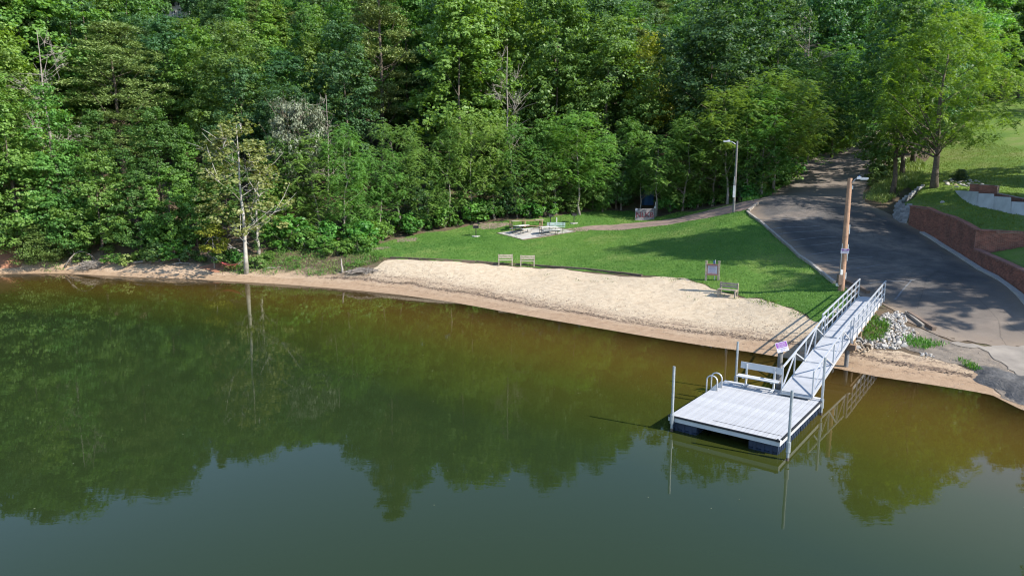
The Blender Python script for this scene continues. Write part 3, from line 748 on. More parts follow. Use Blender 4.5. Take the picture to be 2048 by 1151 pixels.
c = broadleaf_crown(96, 17, 6, 2.4, 'tall', n=22, cr=(0.4, 0.8), per=26, leaf=(0.2, 0.14)); proto('snag', 17, c, trunk_mesh(96, 17, .17, c[0], limbs=22, twigs=5, bend=.04, top=1.0), 'leaf_grey', 'bark_dead')
for i in range(4):
    c = broadleaf_crown(100 + i, 1.9, 0.25, 1.25, 'round', n=26, cr=(0.32, 0.6), per=62, leaf=(0.20, 0.16))
    proto('shrub%d' % i, 1.9, c, trunk_mesh(100 + i, 1.5, .03, c[0], limbs=10), 'leaf_shrub' if i < 3 else 'leaf_weed', 'bark_dead')
c = broadleaf_crown(110, 1.5, 0.1, 0.95, 'round', n=90, cr=(0.2, 0.32), per=60, leaf=(0.09, 0.06)); proto('boxwood', 1.5, c, trunk_mesh(110, 1.0, .05, c[0], limbs=8), 'leaf_boxwood', 'bark')

NAME = {'oak': 'oak_tree', 'light': 'poplar_tree', 'dark': 'maple_tree', 'low': 'bushy_tree', 'yellow': 'yellow_green_tree', 'edge': 'poplar_tree', 'feather': 'feathery_tree', 'walnut': 'walnut_tree',
        'pine': 'pine_tree', 'spread_pine': 'pine_tree', 'juniper': 'juniper', 'sycamore': 'sycamore_tree', 'snag': 'dead_tree', 'grey': 'grey_leaved_tree', 'sapling': 'young_tree', 'vine_trunk': 'vine_clad_tree',
        'shrub': 'shrub', 'boxwood': 'boxwood'}
LOOK = {'oak': 'mid green broadleaf tree', 'light': 'light green broadleaf tree', 'dark': 'dark green broadleaf tree', 'low': 'low bushy green tree', 'yellow': 'yellow-green tree',
        'edge': 'light green broad tree', 'feather': 'feathery light green tree', 'pine': 'olive green pine', 'spread_pine': 'wide olive green pine', 'shrub': 'leafy green shrub'}
PLANTED = []
def plant(key, x, y, h, label=None, cat='tree', group=None, rz=None, wide=1.0, z=None, lean=None):
    H0, cm, tm = PROTO[key]; s = h / H0; kk = key.rstrip('0123456789')
    z = hz(x, y) if z is None else z
    e = empty(NAME[kk], (x, y, z), random.uniform(0, 6.28) if rz is None else rz)
    if lean: e.rotation_euler = (lean[0], lean[1], e.rotation_euler[2])
    e.scale = (s * wide, s * wide, s)
    for nm, me in (('trunk', tm), ('crown', cm)):
        o = bpy.data.objects.new(nm, me); COL.objects.link(o); o.parent = e
    tag(e, label, cat, group); PLANTED.append((e, key, x, y, z, h)); return e

# single trees the eye picks out
def at_px(px, py): q = G(px, py); return q[0], q[1]
def plant_px(key, px, py, top_y, label, cat='tree', **kw):
    q = G(px, py); d = ray(px, top_y); top = CAM_H + d[2] * q[1] / d[1]
    return plant(key, q[0], q[1], top - q[2], label, cat, z=q[2] - 0.05, **kw)
plant_px('sycamore', 493, 546, 236, 'tall pale-barked tree with sparse yellowing leaves holding the hammock at the shore', rz=0.6, wide=1.3, lean=(0, -0.02))
plant_px('sapling', 429, 536, 448, 'small yellow-green tree on the left end of the hammock', rz=1.0)
plant_px('vine_trunk', 518, 508, 330, 'vine-clad trunk just right of the tall pale-barked tree', rz=0.4)
plant_px('juniper', 95, 524, 440, 'drooping olive juniper overhanging the bank at far left')
plant_px('grey', 600, 470, 205, 'grey-leaved half bare tree right of the tall pale-barked tree', wide=0.55)
plant('walnut', *at_px(1868, 375), 16.2, 'large spreading walnut tree on the terrace beside the white wall', rz=2.0, wide=1.0)
q = PD(255, 420, 82); plant('spread_pine', q[0], q[1], PD(255, 34, 82)[2] - hz(q[0], q[1]), 'wide wispy olive pine above the left bank, the largest pine', rz=1.0, wide=1.25)
q = PD(770, 420, 88); plant('pine0', q[0], q[1], 31, 'tall pine reaching the top edge above the grassy bank', rz=0.3)
q = PD(1300, 380, 88); plant('yellow0', q[0], q[1], 18.5, 'slim tree with yellow-green top above the lettered sign')
for px, D, ty, lb in ((122, 72, 62, 'bare dead tree with grey limbs beside the wide pine at upper left'), (1012, 79, 95, 'bare grey dead tree rising behind the picnic tables'), (1588, 96, 20, 'thin dead tree left of the road near the top'), (655, 74, 190, 'small dead tree behind the grey-leaved tree')):
    q = PD(px, 400, D); d = ray(px, ty); plant('snag', q[0], D, CAM_H + d[2] * D / d[1] - hz(q[0], D), lb, rz=px * .1)
plant_px('boxwood', 1919, 362, 338, 'round dark clipped boxwood on the terrace rocks', 'shrub')

# the feathery trees that line the lawn
edge = [(575,470,280),(640,476,262),(690,486,245),(757,470,300),(800,462,250),(855,456,290),(900,450,255),(945,444,225),(990,438,262),(1035,434,240),(1070,432,285),(1113,428,250),(1160,430,225),(1205,424,262),
        (1243,420,235),(1283,428,300),(1312,432,272),(1365,421,232),(1395,415,262),(1424,412,225),(1455,408,175),(1497,398,200),(1524,393,170),(1545,384,150),(1566,372,160),(1590,350,120),(1612,322,110),(1640,308,95)]
nth = ['first','second','third','fourth','fifth','sixth','seventh','eighth','ninth','tenth','eleventh','twelfth','thirteenth','fourteenth','fifteenth','sixteenth','seventeenth','eighteenth','nineteenth','twentieth',
       'twenty-first','twenty-second','twenty-third','twenty-fourth','twenty-fifth','twenty-sixth','twenty-seventh','twenty-eighth','twenty-ninth','thirtieth','thirty-first','thirty-second','thirty-third','thirty-fourth','thirty-fifth','thirty-sixth','thirty-seventh','thirty-eighth','thirty-ninth','fortieth']
for i, (px, py, ty) in enumerate(edge):
    plant_px('feather%d' % (i % 4), px, py, ty, 'feathery light green tree, %s from the left along the lawn and road edge' % nth[i], group='feathery trees along the lawn edge', wide=random.uniform(0.8, 1.35), lean=(random.uniform(-.09, .09), random.uniform(-.09, .09)))
# fuller trees that fill the gaps of that row
for i, (k, px, py, ty) in enumerate([('edge1',612,468,330),('low0',735,470,345),('edge2',828,455,300),('edge1',872,452,330),('low1',965,440,330),('edge2',1015,434,315),('light0',1088,430,235),('edge1',1140,426,345),('low1',1185,421,300),('edge2',1232,418,270),
                                      ('low0',1350,416,318),('edge1',1384,413,300),('low1',1442,406,330),('edge2',1478,400,270),('low0',1512,390,300),('edge1',1556,374,270)]):
    plant_px(k, px, py, ty, '%s filling the lawn edge row, %s such from the left' % (LOOK[k.rstrip('0123456789')], nth[i]), group='full trees at the lawn edge', wide=random.uniform(0.9, 1.2))
# left bank, foliage down to the ground
bank = [('edge0',40,505,150),('low1',150,510,330),('low0',205,508,300),('edge0',125,490,170),('low1',285,505,345),('low0',345,500,330),('oak1',330,480,215),('low1',395,492,380),('light1',385,470,250),('oak0',455,480,290),
        ('low0',545,488,360),('low1',10,500,330),('light2',-30,505,140),('oak2',210,470,220),('dark1',560,460,300),('low1',600,472,370)]
for i, (k, px, py, ty) in enumerate(bank):
    q = G(max(px, 1), py); 
    if px < 0: q = np.array([q[0] - 2.5, q[1], hz(q[0] - 2.5, q[1])])
    d = ray(px, ty); top = CAM_H + d[2] * q[1] / d[1]
    side = 'left of the hammock' if px < 420 else 'right of the hammock'
    order = sorted([b[1] for b in bank if (b[1] < 420) == (px < 420)]).index(px)
    plant(k, q[0], q[1], top - q[2], '%s over the bank %s, %s from the left there' % (LOOK[k.rstrip('0123456789')], side, nth[order]), group='trees over the left bank')

# the wood behind
Hx = [0,250,350,480,640,720,800,870,950,1150,1250,1400,1600,1750,2048]; Hy = [25,24,21,18,18,20,26,23,25,24,21,20,22,24,24]
pts = np.array([(p[2], p[3]) for p in PLANTED])
r = np.random.default_rng(5); cand = []
cy_ = 66 + 122 * r.uniform(size=9000) ** 1.05; cx_ = r.uniform(-0.86, 0.92, 9000) * (cy_ + 8)
S_r = sdf(road_poly, cx_, cy_)
free = ((sdf(lawn_poly, cx_, cy_) < -2.5) & (S_r < np.where(cy_ < 95, -2.3, -1.2)) & (sdf(path_poly, cx_, cy_) < -1.5) & (sdf(T1, cx_, cy_) < 0.5) & (sdf(T2, cx_, cy_) < 0) & (sdf(land_poly, cx_, cy_) > 7))
for x, y in zip(cx_[free], cy_[free]):
    px, py = project((x, y, 10)); sp_ = 4.3 + 0.022 * (y - 66)
    if px > 1830 and y < 104: continue
    if np.min((x - pts[:, 0]) ** 2 + (y - pts[:, 1]) ** 2) < sp_ ** 2: continue
    pts = np.vstack([pts, [[x, y]]]); cand.append((x, y))
cand.sort(key=lambda q: q[1])
sky_y = np.full(300, 600.0)     # highest foliage so far per 10-pixel column, to leave out trees no one could see
def cols(x, y, z, R): 
    px, _ = project((x, y, z)); w = F * R / y
    return max(0, int((px - w + 300) / 10)), min(299, int((px + w + 300) / 10))
for e, key, x, y, z, h in PLANTED:
    if h < 5: continue
    a, b = cols(x, y, z, 0.16 * h); ty = project((x, y, z + h))[1]
    sky_y[a:b + 1] = np.minimum(sky_y[a:b + 1], ty)
kinds = ['oak0','oak1','oak2','light0','light1','light2','dark0','dark1','dark2']
marks = [(-500,150,'at the left edge'),(150,350,'above the left driftwood'),(350,560,'above the hammock'),(560,760,'above the weedy bank'),(760,950,'behind the lone grill'),(950,1130,'behind the picnic tables'),
         (1130,1260,'left of the lettered sign'),(1260,1400,'behind the lettered sign'),(1400,1540,'behind the grey lamp pole'),(1540,1690,'left of the road'),(1690,1800,'over the far road end'),(1800,3000,'behind the upper lawn')]
rank = {}
for x, y in cand:
    z = hz(x, y); px, _ = project((x, y, z + 10))
    h = np.interp(px, Hx, Hy) * r.uniform(0.86, 1.10) * (1.0 if y > 76 else 0.82) * (1.0 + max(0, y - 95) * 0.003)
    lim = 290 if 130 < px < 390 and y < 86 else 105 if 700 < px < 850 and y < 90 else 150 if 1230 < px < 1370 and y < 88 else 32 if 265 < px < 405 and y < 170 else -999
    while project((x, y, z + h))[1] < lim and h > 5: h *= 0.96
    ty = project((x, y, z + h))[1]; a, b = cols(x, y, z, 0.17 * h)
    if b <= a or ty > sky_y[a:b + 1].max() - 9 or sky_y[a:b + 1].max() < -130: continue
    sky_y[a:b + 1] = np.minimum(sky_y[a:b + 1], ty + 22)
    kk = kinds[int(r.integers(9))]
    if r.uniform() < 0.07: kk = 'pine%d' % int(r.integers(2))
    if 1200 < px < 1800 and y < 120 and kk.startswith('light'): kk = 'dark%d' % int(r.integers(3))
    for i, (p0, p1, ph) in enumerate(marks):
        if p0 <= px < p1:
            rank[i] = rank.get(i, 0) + 1
            lab = '%s %s, %s tree back from the edge' % (LOOK[kk.rstrip('0123456789')], ph, nth[min(rank[i] - 1, 39)])
    plant(kk, x, y, h, lab, group='trees of the wood on the slope', wide=r.uniform(0.85, 1.15))
# tall trees beside the lot on the right; they shade the asphalt and the lawn
for i, (x, y, h, kk) in enumerate([(44,38.5,25,'oak0'),(50,44,24,'dark1'),(45,29.5,24,'oak2'),(41.5,42,26,'dark1'),(57,39,24,'light0'),(54,50,21,'oak1'),(62,47,24,'dark0'),(47.5,40.5,26,'light2'),(50,36,25,'dark2'),(53,30,23,'oak0'),(66,57,23,'light1'),(60,62,20,'dark2')]):
    plant(kk, x, y, h, '%s beyond the right edge by the brick walls, %s from the lake' % (LOOK[kk.rstrip('0123456789')], nth[i]), group='shade trees right of the lot', rz=i * 1.3)

# trees that close the far end of the road and the upper lawn
for i, (px, D, h, kk) in enumerate([(1655,101,9,'low0'),(1688,108,10,'low1'),(1712,122,12,'low0'),(1700,113,15,'dark0'),(1728,150,16,'dark1'),(1748,152,13,'low1'),(1768,156,15,'dark2'),(1790,140,12,'low0'),(1800,112,11,'low1'),(1640,98,14,'dark2'),(1806,99,13,'oak1'),(1826,93,12,'oak0')]):
    x = (px - 1024) / F * D * 1.02; plant(kk, x, D, h, '%s crowding the far end of the road, %s in line' % (LOOK[kk.rstrip('0123456789')], nth[i]), group='trees closing the far end of the road', rz=i * 1.7)
for i, (px, D, h, kk) in enumerate([(1850,120,21,'dark0'),(1885,126,22,'oak1'),(1915,122,20,'light0'),(1950,130,23,'dark2'),(1985,126,21,'oak0'),(2020,134,23,'light2'),(2055,128,21,'dark1'),(2090,120,22,'oak2'),(2110,104,20,'dark0')]):
    x = (px - 1024) / F * D * 1.02; plant(kk, x, D, h, '%s along the top of the upper lawn, %s from the left' % (LOOK[kk.rstrip('0123456789')], nth[i]), group='trees along the top of the upper lawn', rz=i * 1.7)
plant('dark1', 58.5, 71, 17.5, 'dark green broadleaf tree leaning in at the right edge of the photo', rz=.7)

# shrubs along the wood's edge
sh_px = [(560,500),(585,495),(610,500),(625,488),(650,505),(655,490),(675,510),(690,498),(705,488),(715,505),(730,495),(745,485),(770,478),(790,472),(815,468),(840,462),(865,460),(890,456),(915,452),(930,446),(955,444),(975,440),(1005,438),(1060,436),
         (1085,433),(1125,428),(1190,422),(1340,426),(1352,423),(1375,418),(1405,413),(1430,410),(1450,408),(1480,402),(1500,397),(1515,392),(1530,386),(1548,380),(1560,372),(1580,352),(1600,322),(1625,312),(1648,306),(1668,302),(1690,296),(1705,286),(1715,276),(1722,262),
         (230,528),(255,531),(285,525),(320,522),(350,520),(380,522),(405,524),(445,528),(470,524),(515,535),(540,520),(165,526),(55,515),(140,512),(1746,372),(1752,360),(1770,345),(1785,335)]
for i, (px, py) in enumerate(sh_px):
    if 760 < px < 1700 and i % 3 == 1: continue
    q = G(px, py); big = 1.0 if px > 560 else 0.75
    if px in (585,610,650,675,690,715): big = 1.25
    where = ('on the left bank' if px < 420 else 'near the hammock' if px < 545 else 'on the weedy bank' if px < 760 else 'behind the lone grill' if px < 970 else 'behind the picnic pad' if px < 1130 else
             'near the lettered sign' if px < 1390 else 'near the grey lamp pole' if px < 1510 else 'on the left side of the road' if px < 1700 else 'on the bank right of the road')
    grp = [s for s in sh_px if True]
    plant('shrub%d' % (3 if (px < 545 and i % 2) or px > 1700 else i % 3), q[0], q[1], 1.75 * big * random.uniform(0.45, 1.45), 'leafy shrub %s, %s from the left' % (where, 'XX'), 'shrub', 'shrubs at the edge of the wood', wide=random.uniform(0.9, 1.3), z=q[2] - 0.05)
by = {}
for o in [p[0] for p in PLANTED]:
    if 'XX' in o['label']: by.setdefault(o['label'], []).append(o)
for lab, obs in by.items():
    for k, o in enumerate(sorted(obs, key=lambda o: project(o.location)[0])): o['label'] = lab.replace('XX', nth[k])

# ------------------------------------------------------------------ grass and ground cover (nobody could count it)
def scatter(poly, dens, r, noise_f=None):
    lo, hi = np.min(poly, 0), np.max(poly, 0); n = int((hi[0]-lo[0]) * (hi[1]-lo[1]) * dens)
    x, y = r.uniform(lo[0], hi[0], n), r.uniform(lo[1], hi[1], n)
    k = sdf(poly, x, y) + wob(x, y, 0.12) > 0.02
    return x[k], y[k]
def blades(name, x, y, h, w, mat, label, cat, r, per=3, spread=0.06, lean=0.35, keep=None):
    if keep is not None: x, y = x[keep], y[keep]
    z = height(x, y) + 0.01; n = len(x)
    x, y, z = np.repeat(x, per), np.repeat(y, per), np.repeat(z, per); m = len(x)
    p = np.stack([x + r.normal(0, spread, m), y + r.normal(0, spread, m), z], 1)
    a = r.uniform(0, 6.28, m); hh = h * r.uniform(0.5, 1.4, m); ww = w * r.uniform(0.7, 1.3, m)
    sd_ = np.stack([np.cos(a), np.sin(a), np.zeros(m)], 1); ln = r.normal(0, lean, (m, 2)) * hh[:, None]
    top = p + np.concatenate([ln, hh[:, None]], 1)
    mid = p + np.concatenate([ln * 0.35, hh[:, None] * 0.55], 1)
    V = np.stack([p - sd_ * ww[:, None] * .3, mid + sd_ * ww[:, None] * .5, top, mid - sd_ * ww[:, None] * .5], 1)
    tone = np.clip(0.38 + 0.30 * wob(x, y, 1.0, 0.13) + 0.16 * wob(x, y, 1.0, 0.5) + r.normal(0, 0.2, m), 0, 1)
    o = link(name, quads_mesh(name, V, tone), mat); tag(o, label, cat, kind='stuff'); return o
r = np.random.default_rng(11)
x, y = scatter(lawn_poly, 60, r); k = (sdf(path_poly, x, y) < -0.05)
blades('lawn_grass', x, y, 0.085, 0.035, 'grass_blade', 'short green grass of the mown lawn', 'grass', r, 2, keep=k)
vis = poly_px([(1820,405),(1945,458),(2046,464),(2046,300),(1960,275),(1880,300),(1830,360)])
x, y = scatter(vis, 26, r); k = sdf(T1, x, y) > 0.4
blades('upper_lawn_grass', x, y, 0.10, 0.05, 'grass_upper', 'short yellow-green grass of the upper lawn', 'grass', r, 2, keep=k)
weed = poly_px([(440,546),(500,549),(600,553),(690,548),(740,530),(770,520),(760,505),(700,492),(620,500),(540,505),(470,520)])
x, y = scatter(weed, 16, r); blades('bank_weeds', x, y, 0.20, 0.05, 'leaf_weed', 'thin dry grass on the bank right of the hammock', 'weeds', r, 3, 0.12, keep=wob(x, y, 1.0, 0.4) > -0.5)
x, y = scatter(weed, 3.2, r); k = wob(x, y, 1.0, 0.35) + r.normal(0, .35, len(x)) > -0.15; x, y = x[k], y[k]; Q, T = [], []
for a, b in zip(x, y):
    m = int(r.integers(25, 70)); sc_ = r.uniform(.15, .48); tone = r.normal(.5, .2)
    p = np.array([a, b, hz(a, b)]) + r.normal(size=(m, 3)) * np.array([.75, .75, .42]) * sc_ + np.array([0, 0, sc_ * .75])
    Q.append(leaf_quads(p, r.normal(size=(m, 3)) * .5 + np.array([0, 0, .8]), r.uniform(.07, .17, m), r.uniform(.05, .11, m), r)); T.append(np.clip(r.normal(tone, .2, m), 0, 1))
o = link('bank_weeds', quads_mesh('bank_weeds', np.concatenate(Q), np.concatenate(T)), 'leaf_shrub'); tag(o, 'leafy green weeds tangled over the bank right of the hammock', 'weeds', kind='stuff')
for nm, pl, lb in (('ramp_grass', [(1727,650),(1745,632),(1772,640),(1778,662),(1765,680),(1735,684),(1722,672)], 'grass patch among the stones under the walkway'),
                   ('ramp_grass', [(1812,672),(1830,676),(1893,690),(1893,697),(1850,699),(1818,694)], 'grass strip right of the stones by the boat ramp'),
                   ('ramp_grass', [(1915,722),(1930,722),(1968,738),(1962,744),(1935,738)], 'small grass strip on the worn ramp near the water')):
    x, y = scatter(poly_px(pl), 90, r); blades(nm, x, y, 0.20, 0.04, 'leaf_shrub', lb, 'grass', r, 3, 0.08)
dry = poly_px([(1730,400),(1752,362),(1790,325),(1830,318),(1850,330),(1835,362),(1800,385),(1770,410)])
x, y = scatter(dry, 22, r); blades('bank_grass', x, y, 0.45, 0.06, 'leaf_weed', 'rough dry grass on the bank right of the road', 'grass', r, 4, 0.15)
far = poly_px([(1580,352),(1600,325),(1640,308),(1700,298),(1716,278),(1700,270),(1640,296),(1590,312),(1572,340),(1545,378),(1515,396),(1480,404),(1500,404),(1550,386)])
x, y = scatter(far, 14, r); blades('verge_grass', x, y, 0.35, 0.07, 'leaf_shrub', 'green verge along the left side of the road', 'grass', r, 4, 0.2)
tuf = poly_px([(800,530),(1010,545),(1280,580),(1380,600),(1500,640),(1560,655),(1480,625),(1380,575),(1280,560),(1100,540),(960,532),(870,526)])
x, y = scatter(tuf, 2.2, r); k = wob(x, y, 1.0, 0.35) > 0.45
blades('sand_tufts', x, y, 0.10, 0.03, 'leaf_weed', 'sparse grass tufts sprouting from the beach sand', 'grass', r, 5, 0.12, keep=k)
edge_b = np.array(list(poly_px([(1283,549),(1335,550),(1372,554),(1432,575),(1475,587),(1520,594),(1562,606),(1592,618),(1630,638),(1622,648),(1560,625),(1500,606),(1432,590),(1372,568),(1300,560)])))
x, y = scatter(edge_b, 26, r); k = r.uniform(0, 1, len(x)) < 0.35 + 0.5 * wob(x, y, 1.0, 0.8)
blades('sand_tufts', x, y, 0.11, 0.035, 'grass_blade', 'grass creeping from the lawn onto the sand', 'grass', r, 4, 0.10, keep=k)
# drift line of bark and twigs left by the lake on the sand
def litter(name, pl, dens, size, mat, label, cat, r, dist=None):
    x, y = scatter(pl, dens, r)
    if dist is not None:
        s = sdf(land_poly, x, y) + wob(x, y, 0.22, 0.4); k = np.abs(s - dist[0]) < dist[1] * np.abs(r.normal(0, 1, len(x))); k &= r.uniform(0, 1, len(x)) < np.exp(-((s - dist[0]) / dist[1]) ** 2)
        x, y = x[k], y[k]
    n = len(x); p = np.stack([x, y, height(x, y) + 0.03], 1)
    V = leaf_quads(p, r.normal(size=(n, 3)) * 0.35 + np.array([0, 0, 1]), size * r.uniform(0.5, 2.0, n), size * 0.35 * r.uniform(0.5, 1.5, n), r)
    o = link(name, quads_mesh(name, V, r.uniform(0, 1, n)), mat); tag(o, label, cat, kind='stuff')
strip = np.array(list(beach_up) + [q for q in reversed(shore[:-1])])
litter('drift_line', strip, 130, 0.12, 'timber_dark', 'dark line of bark bits washed up along the sand', 'debris', r, (1.9, 0.42))
litter('drift_line', strip, 40, 0.09, 'timber_dark', 'thin scatter of bark bits higher on the sand', 'debris', r, (3.4, 1.0))

litter('ramp_gravel', apron_poly, 45, 0.075, 'stone_tan', 'loose gravel and grit on the worn ramp', 'gravel', r)
lotb = poly_px([(1745,612),(1800,640),(1850,662),(1895,682),(1960,692),(2046,694),(2046,680),(1960,676),(1880,655),(1820,630),(1770,603)])
litter('lot_gravel', lotb, 40, 0.07, 'path_gravel', 'loose gravel along the lake end of the lot', 'gravel', r)
litter('beach_pebbles', strip, 5, 0.07, 'bark_dead', 'scattered twigs and pebbles on the beach sand', 'debris', r)

# ------------------------------------------------------------------ floating dock
dc = [P(*q, .54)[:2] for q in ((1341,832),(1566,880),(1637,796),(1450,758))]
du = (dc[1] - dc[0]) + (dc[2] - dc[3]); du /= np.linalg.norm(du); dv = np.array([-du[1], du[0]])
DW, DL, DZ = 3.78, 5.25, 0.54
dctr = sum(dc) / 4; dock_o = dctr - du * DW / 2 - dv * DL / 2; drz = math.atan2(du[1], du[0])
dock = tag(empty('floating_dock', (dock_o[0], dock_o[1], 0), drz), 'square floating dock with white plank deck on dark blue floats', 'dock')
def dl(p): d = np.asarray(p)[:2] - dock_o; return float(d @ du), float(d @ dv)
nb = 26; bw = DW / nb
plank = MB().box((0, 0, 0), (bw - 0.012, DL, 0.03)).mesh('board'); plank.materials.append(MATS['dock_board'])
for k in range(nb):
    me = plank
    if k % 4:      # a few shade variants, shared between boards
        key = 'plank%d' % (k % 4)
        if key not in bpy.data.meshes:
            me = MB().box((0, 0, 0), (bw - 0.012, DL, 0.03)).mesh(key); me.materials.append(MATS['dock_board'])
        me = bpy.data.meshes[key]
    link('board', me, None, dock, (bw * (k + .5), DL / 2, DZ - 0.015 + (0.002 if k % 3 == 0 else 0)))
for nm, c, s in (('fascia', (DW/2, -0.022, .425), (DW + .09, .04, .17)), ('fascia', (DW/2, DL + .022, .425), (DW + .09, .04, .17)), ('fascia', (-0.022, DL/2, .425), (.04, DL, .17)), ('fascia', (DW + .022, DL/2, .425), (.04, DL, .17))):
    MB().box(c, s).build(nm, 'white_plastic', dock)
MB().box((DW/2, -0.055, DZ - .01), (DW + .10, .05, .06)).box((DW - .03, -.05, DZ), (.06, .09, .08)).build('bumper', 'rubber', dock)
MB().box((DW + .055, DL/2 - .1, DZ - .012), (.05, DL - .5, .055)).build('bumper', 'rubber', dock)
MB().box((DW * .68, 0.42, DZ + .003), (DW * .62, .022, .008)).build('seam_strip', 'rubber', dock)
MB().box((DW/2, DL - .10, DZ + .012), (DW - .02, .16, .02)).build('edge_board', 'white_plastic', dock)
fl = MB()
for z0, z1, g in ((-.14, .06, .02), (.08, .33, 0.0)): fl.hexa([(g,g,z0),(.95-g,g,z0),(.95-g,1.2-g,z0),(g,1.2-g,z0)], [(0,0,z1),(.95,0,z1),(.95,1.2,z1),(0,1.2,z1)])
for k in range(5): fl.box((.95, .15 + .225 * k, .12), (.03, .07, .36)); fl.box((0, .15 + .225 * k, .12), (.03, .07, .36))
for k in range(3): fl.box((.2 + .27 * k, 0, .12), (.09, .03, .36))
fme = fl.mesh('float'); fme.materials.append(MATS['float_blue'])
for xx in (0.03, DW - .98):
    for k in range(4): link('float', fme, None, dock, (xx, .05 + k * (DL - 1.3) / 3, 0))
jo = MB()
for k in range(6): jo.box((DW / 2, .3 + k * .93, .41), (DW - .05, .05, .14))
jo.build('joist', 'wood_treated', dock)
# slim steel posts that the dock rides on
for px, pb, pt, off, lab in ((1350,833,733,(-.10,-.02),'slim steel post at the outer left corner of the dock'), (1471,757,684,(-.02,.10),'slim steel post at the shore side left of the dock bench'),
                             (1575,885,778,(.06,-.10),'slim steel post at the nearest corner of the dock'), (1639,800,713,(.10,-.05),'slim steel post beside the foot of the gangway')):
    b = P(px, pb, DZ); d = ray(px, pt); top = CAM_H + d[2] * b[1] / d[1]; xy = b[:2] + du * off[0] + dv * off[1]
    e = tag(empty('dock_post', (xy[0], xy[1], -1.6)), lab, 'post', 'steel posts of the floating dock')
    zb = hz(xy[0], xy[1]); e.location.z = zb
    MB().tube([(0,0,-.3),(0,0,top - zb)], .048, 10).build('pipe', 'galvanized', e, smooth=False)
    MB().tube([(0,0,.28 - zb),(0,0,.62 - zb)], .075, 10).build('collar', 'galvanized', e)
    MB().tube([(0,0,-.06 - zb),(0,0,.10 - zb)], .052, 10).build('rust_band', 'iron_brown', e)
# bench on the dock
bx0, by0 = dl(P(1490, 768, DZ)); bx1, _ = dl(P(1553, 782, DZ)); bwid = 1.62
bc = dock_o + du * ((bx0 + bx1) / 2 - .02) + dv * (DL - .32)
be = tag(empty('dock_bench', (bc[0], bc[1], DZ + .022), drz), 'white plastic bench at the back edge of the floating dock', 'bench')
MB().box((0, .20, .80), (bwid, .035, .26), rx=-.10).build('backrest', 'white_plastic', be)
MB().box((0, -.06, .45), (bwid, .16, .04)).build('seat_plank', 'white_plastic', be)
MB().box((0, -.235, .445), (bwid, .16, .04)).build('seat_plank', 'white_plastic', be)
for sx in (-.55, .55):
    MB().beam((sx, .13, 0), (sx, .175, .88), .08, .06, up=(1,0,0)).box((sx, -.07, .40), (.07, .40, .06)).box((sx, .02, .02), (.10, .46, .04)).build('leg', 'white_plastic', be)
# boarding ladder
la = tag(empty('boarding_ladder', (*(dock_o + dv * DL * .70), DZ), drz), 'aluminium boarding ladder with two hoop handrails on the dock edge', 'ladder')
for yy in (0, .48):
    pts_ = [(.26, yy, -.02), (.26, yy, .38)] + [(.26 - .215 * (1 - math.cos(t)), yy, .38 + .20 * math.sin(t)) for t in np.linspace(.3, math.pi - .3, 7)] + [(-.17, yy, .38), (-.17, yy, -1.3)]
    MB().tube(pts_, .028, 8).build('handrail', 'aluminium', la, smooth=True)
    MB().add([(.28, yy - .01, 0), (-.02, yy - .01, 0), (.28, yy - .01, .34), (.28, yy + .01, 0), (-.02, yy + .01, 0), (.28, yy + .01, .34)], [(0,1,2),(3,5,4),(0,2,5,3),(1,4,5,2),(0,3,4,1)]).build('gusset', 'aluminium', la)
for k in range(3): MB().beam((-.17, 0, -.35 - .3 * k), (-.17, .48, -.35 - .3 * k), .07, .03).build('rung', 'aluminium', la)

# text on flat signs
def sign_face(parent, lines, w, h, M, z0=0.004):
    """lines: (text, size, y, material); M places the sign plane (x right, y up, z out of the face)"""
    for txt, size, yy, mat in lines:
        me = text_mesh(txt, size, 0.001); me.transform(M @ Matrix.Translation((0, yy, z0))); link('lettering', me, mat, parent)
def plate(parent, nm, w, h, t, M, mat, cx=0, cy=0):
    me = MB().box((cx, cy, -t / 2), (w, h, t)).mesh(nm); me.transform(M); return link(nm, me, mat, parent)
def facing(loc, yaw=0.0, tilt=0.0, roll=0.0):      # sign plane turned towards -Y, then yawed
    return Matrix.Translation(loc) @ Matrix.Rotation(yaw, 4, 'Z') @ Matrix.Rotation(math.pi / 2 - tilt, 4, 'X') @ Matrix.Rotation(roll, 4, 'Z')

# pile with the purple sign
pb = P(1553, 775, .54)[:2] + np.array([.15, .20]); pz = hz(*pb)
e = tag(empty('sign_pile', (*pb, pz)), 'grey pile behind the dock carrying a tilted purple and white sign', 'sign')
MB().tube([(0,0,-.4),(0,0,2.10 - pz)], .10, 14).build('pile', 'pole_grey', e)
MB().tube([(0,0,-pz - .05),(0,0,.12 - pz)], .106, 14).build('waterline_stain', 'timber_dark', e)
M = facing((-.02, -.16, 2.22 - pz), .12, .35, .20)
sb_ = plate(e, 'sign_board', .50, .40, .012, M, 'sign_white')
plate(sb_, 'sign_band', .46, .20, .006, M @ Matrix.Translation((0, .08, .006)), 'purple')
sign_face(sb_, [('PRIVATE', .09, .11, 'sign_white'), ('PROPERTY', .07, .03, 'sign_white'), ('NO TRESPASSING', .05, -.07, 'ink'), ('KEEP OFF', .05, -.14, 'ink')], .6, .46, M, .009)

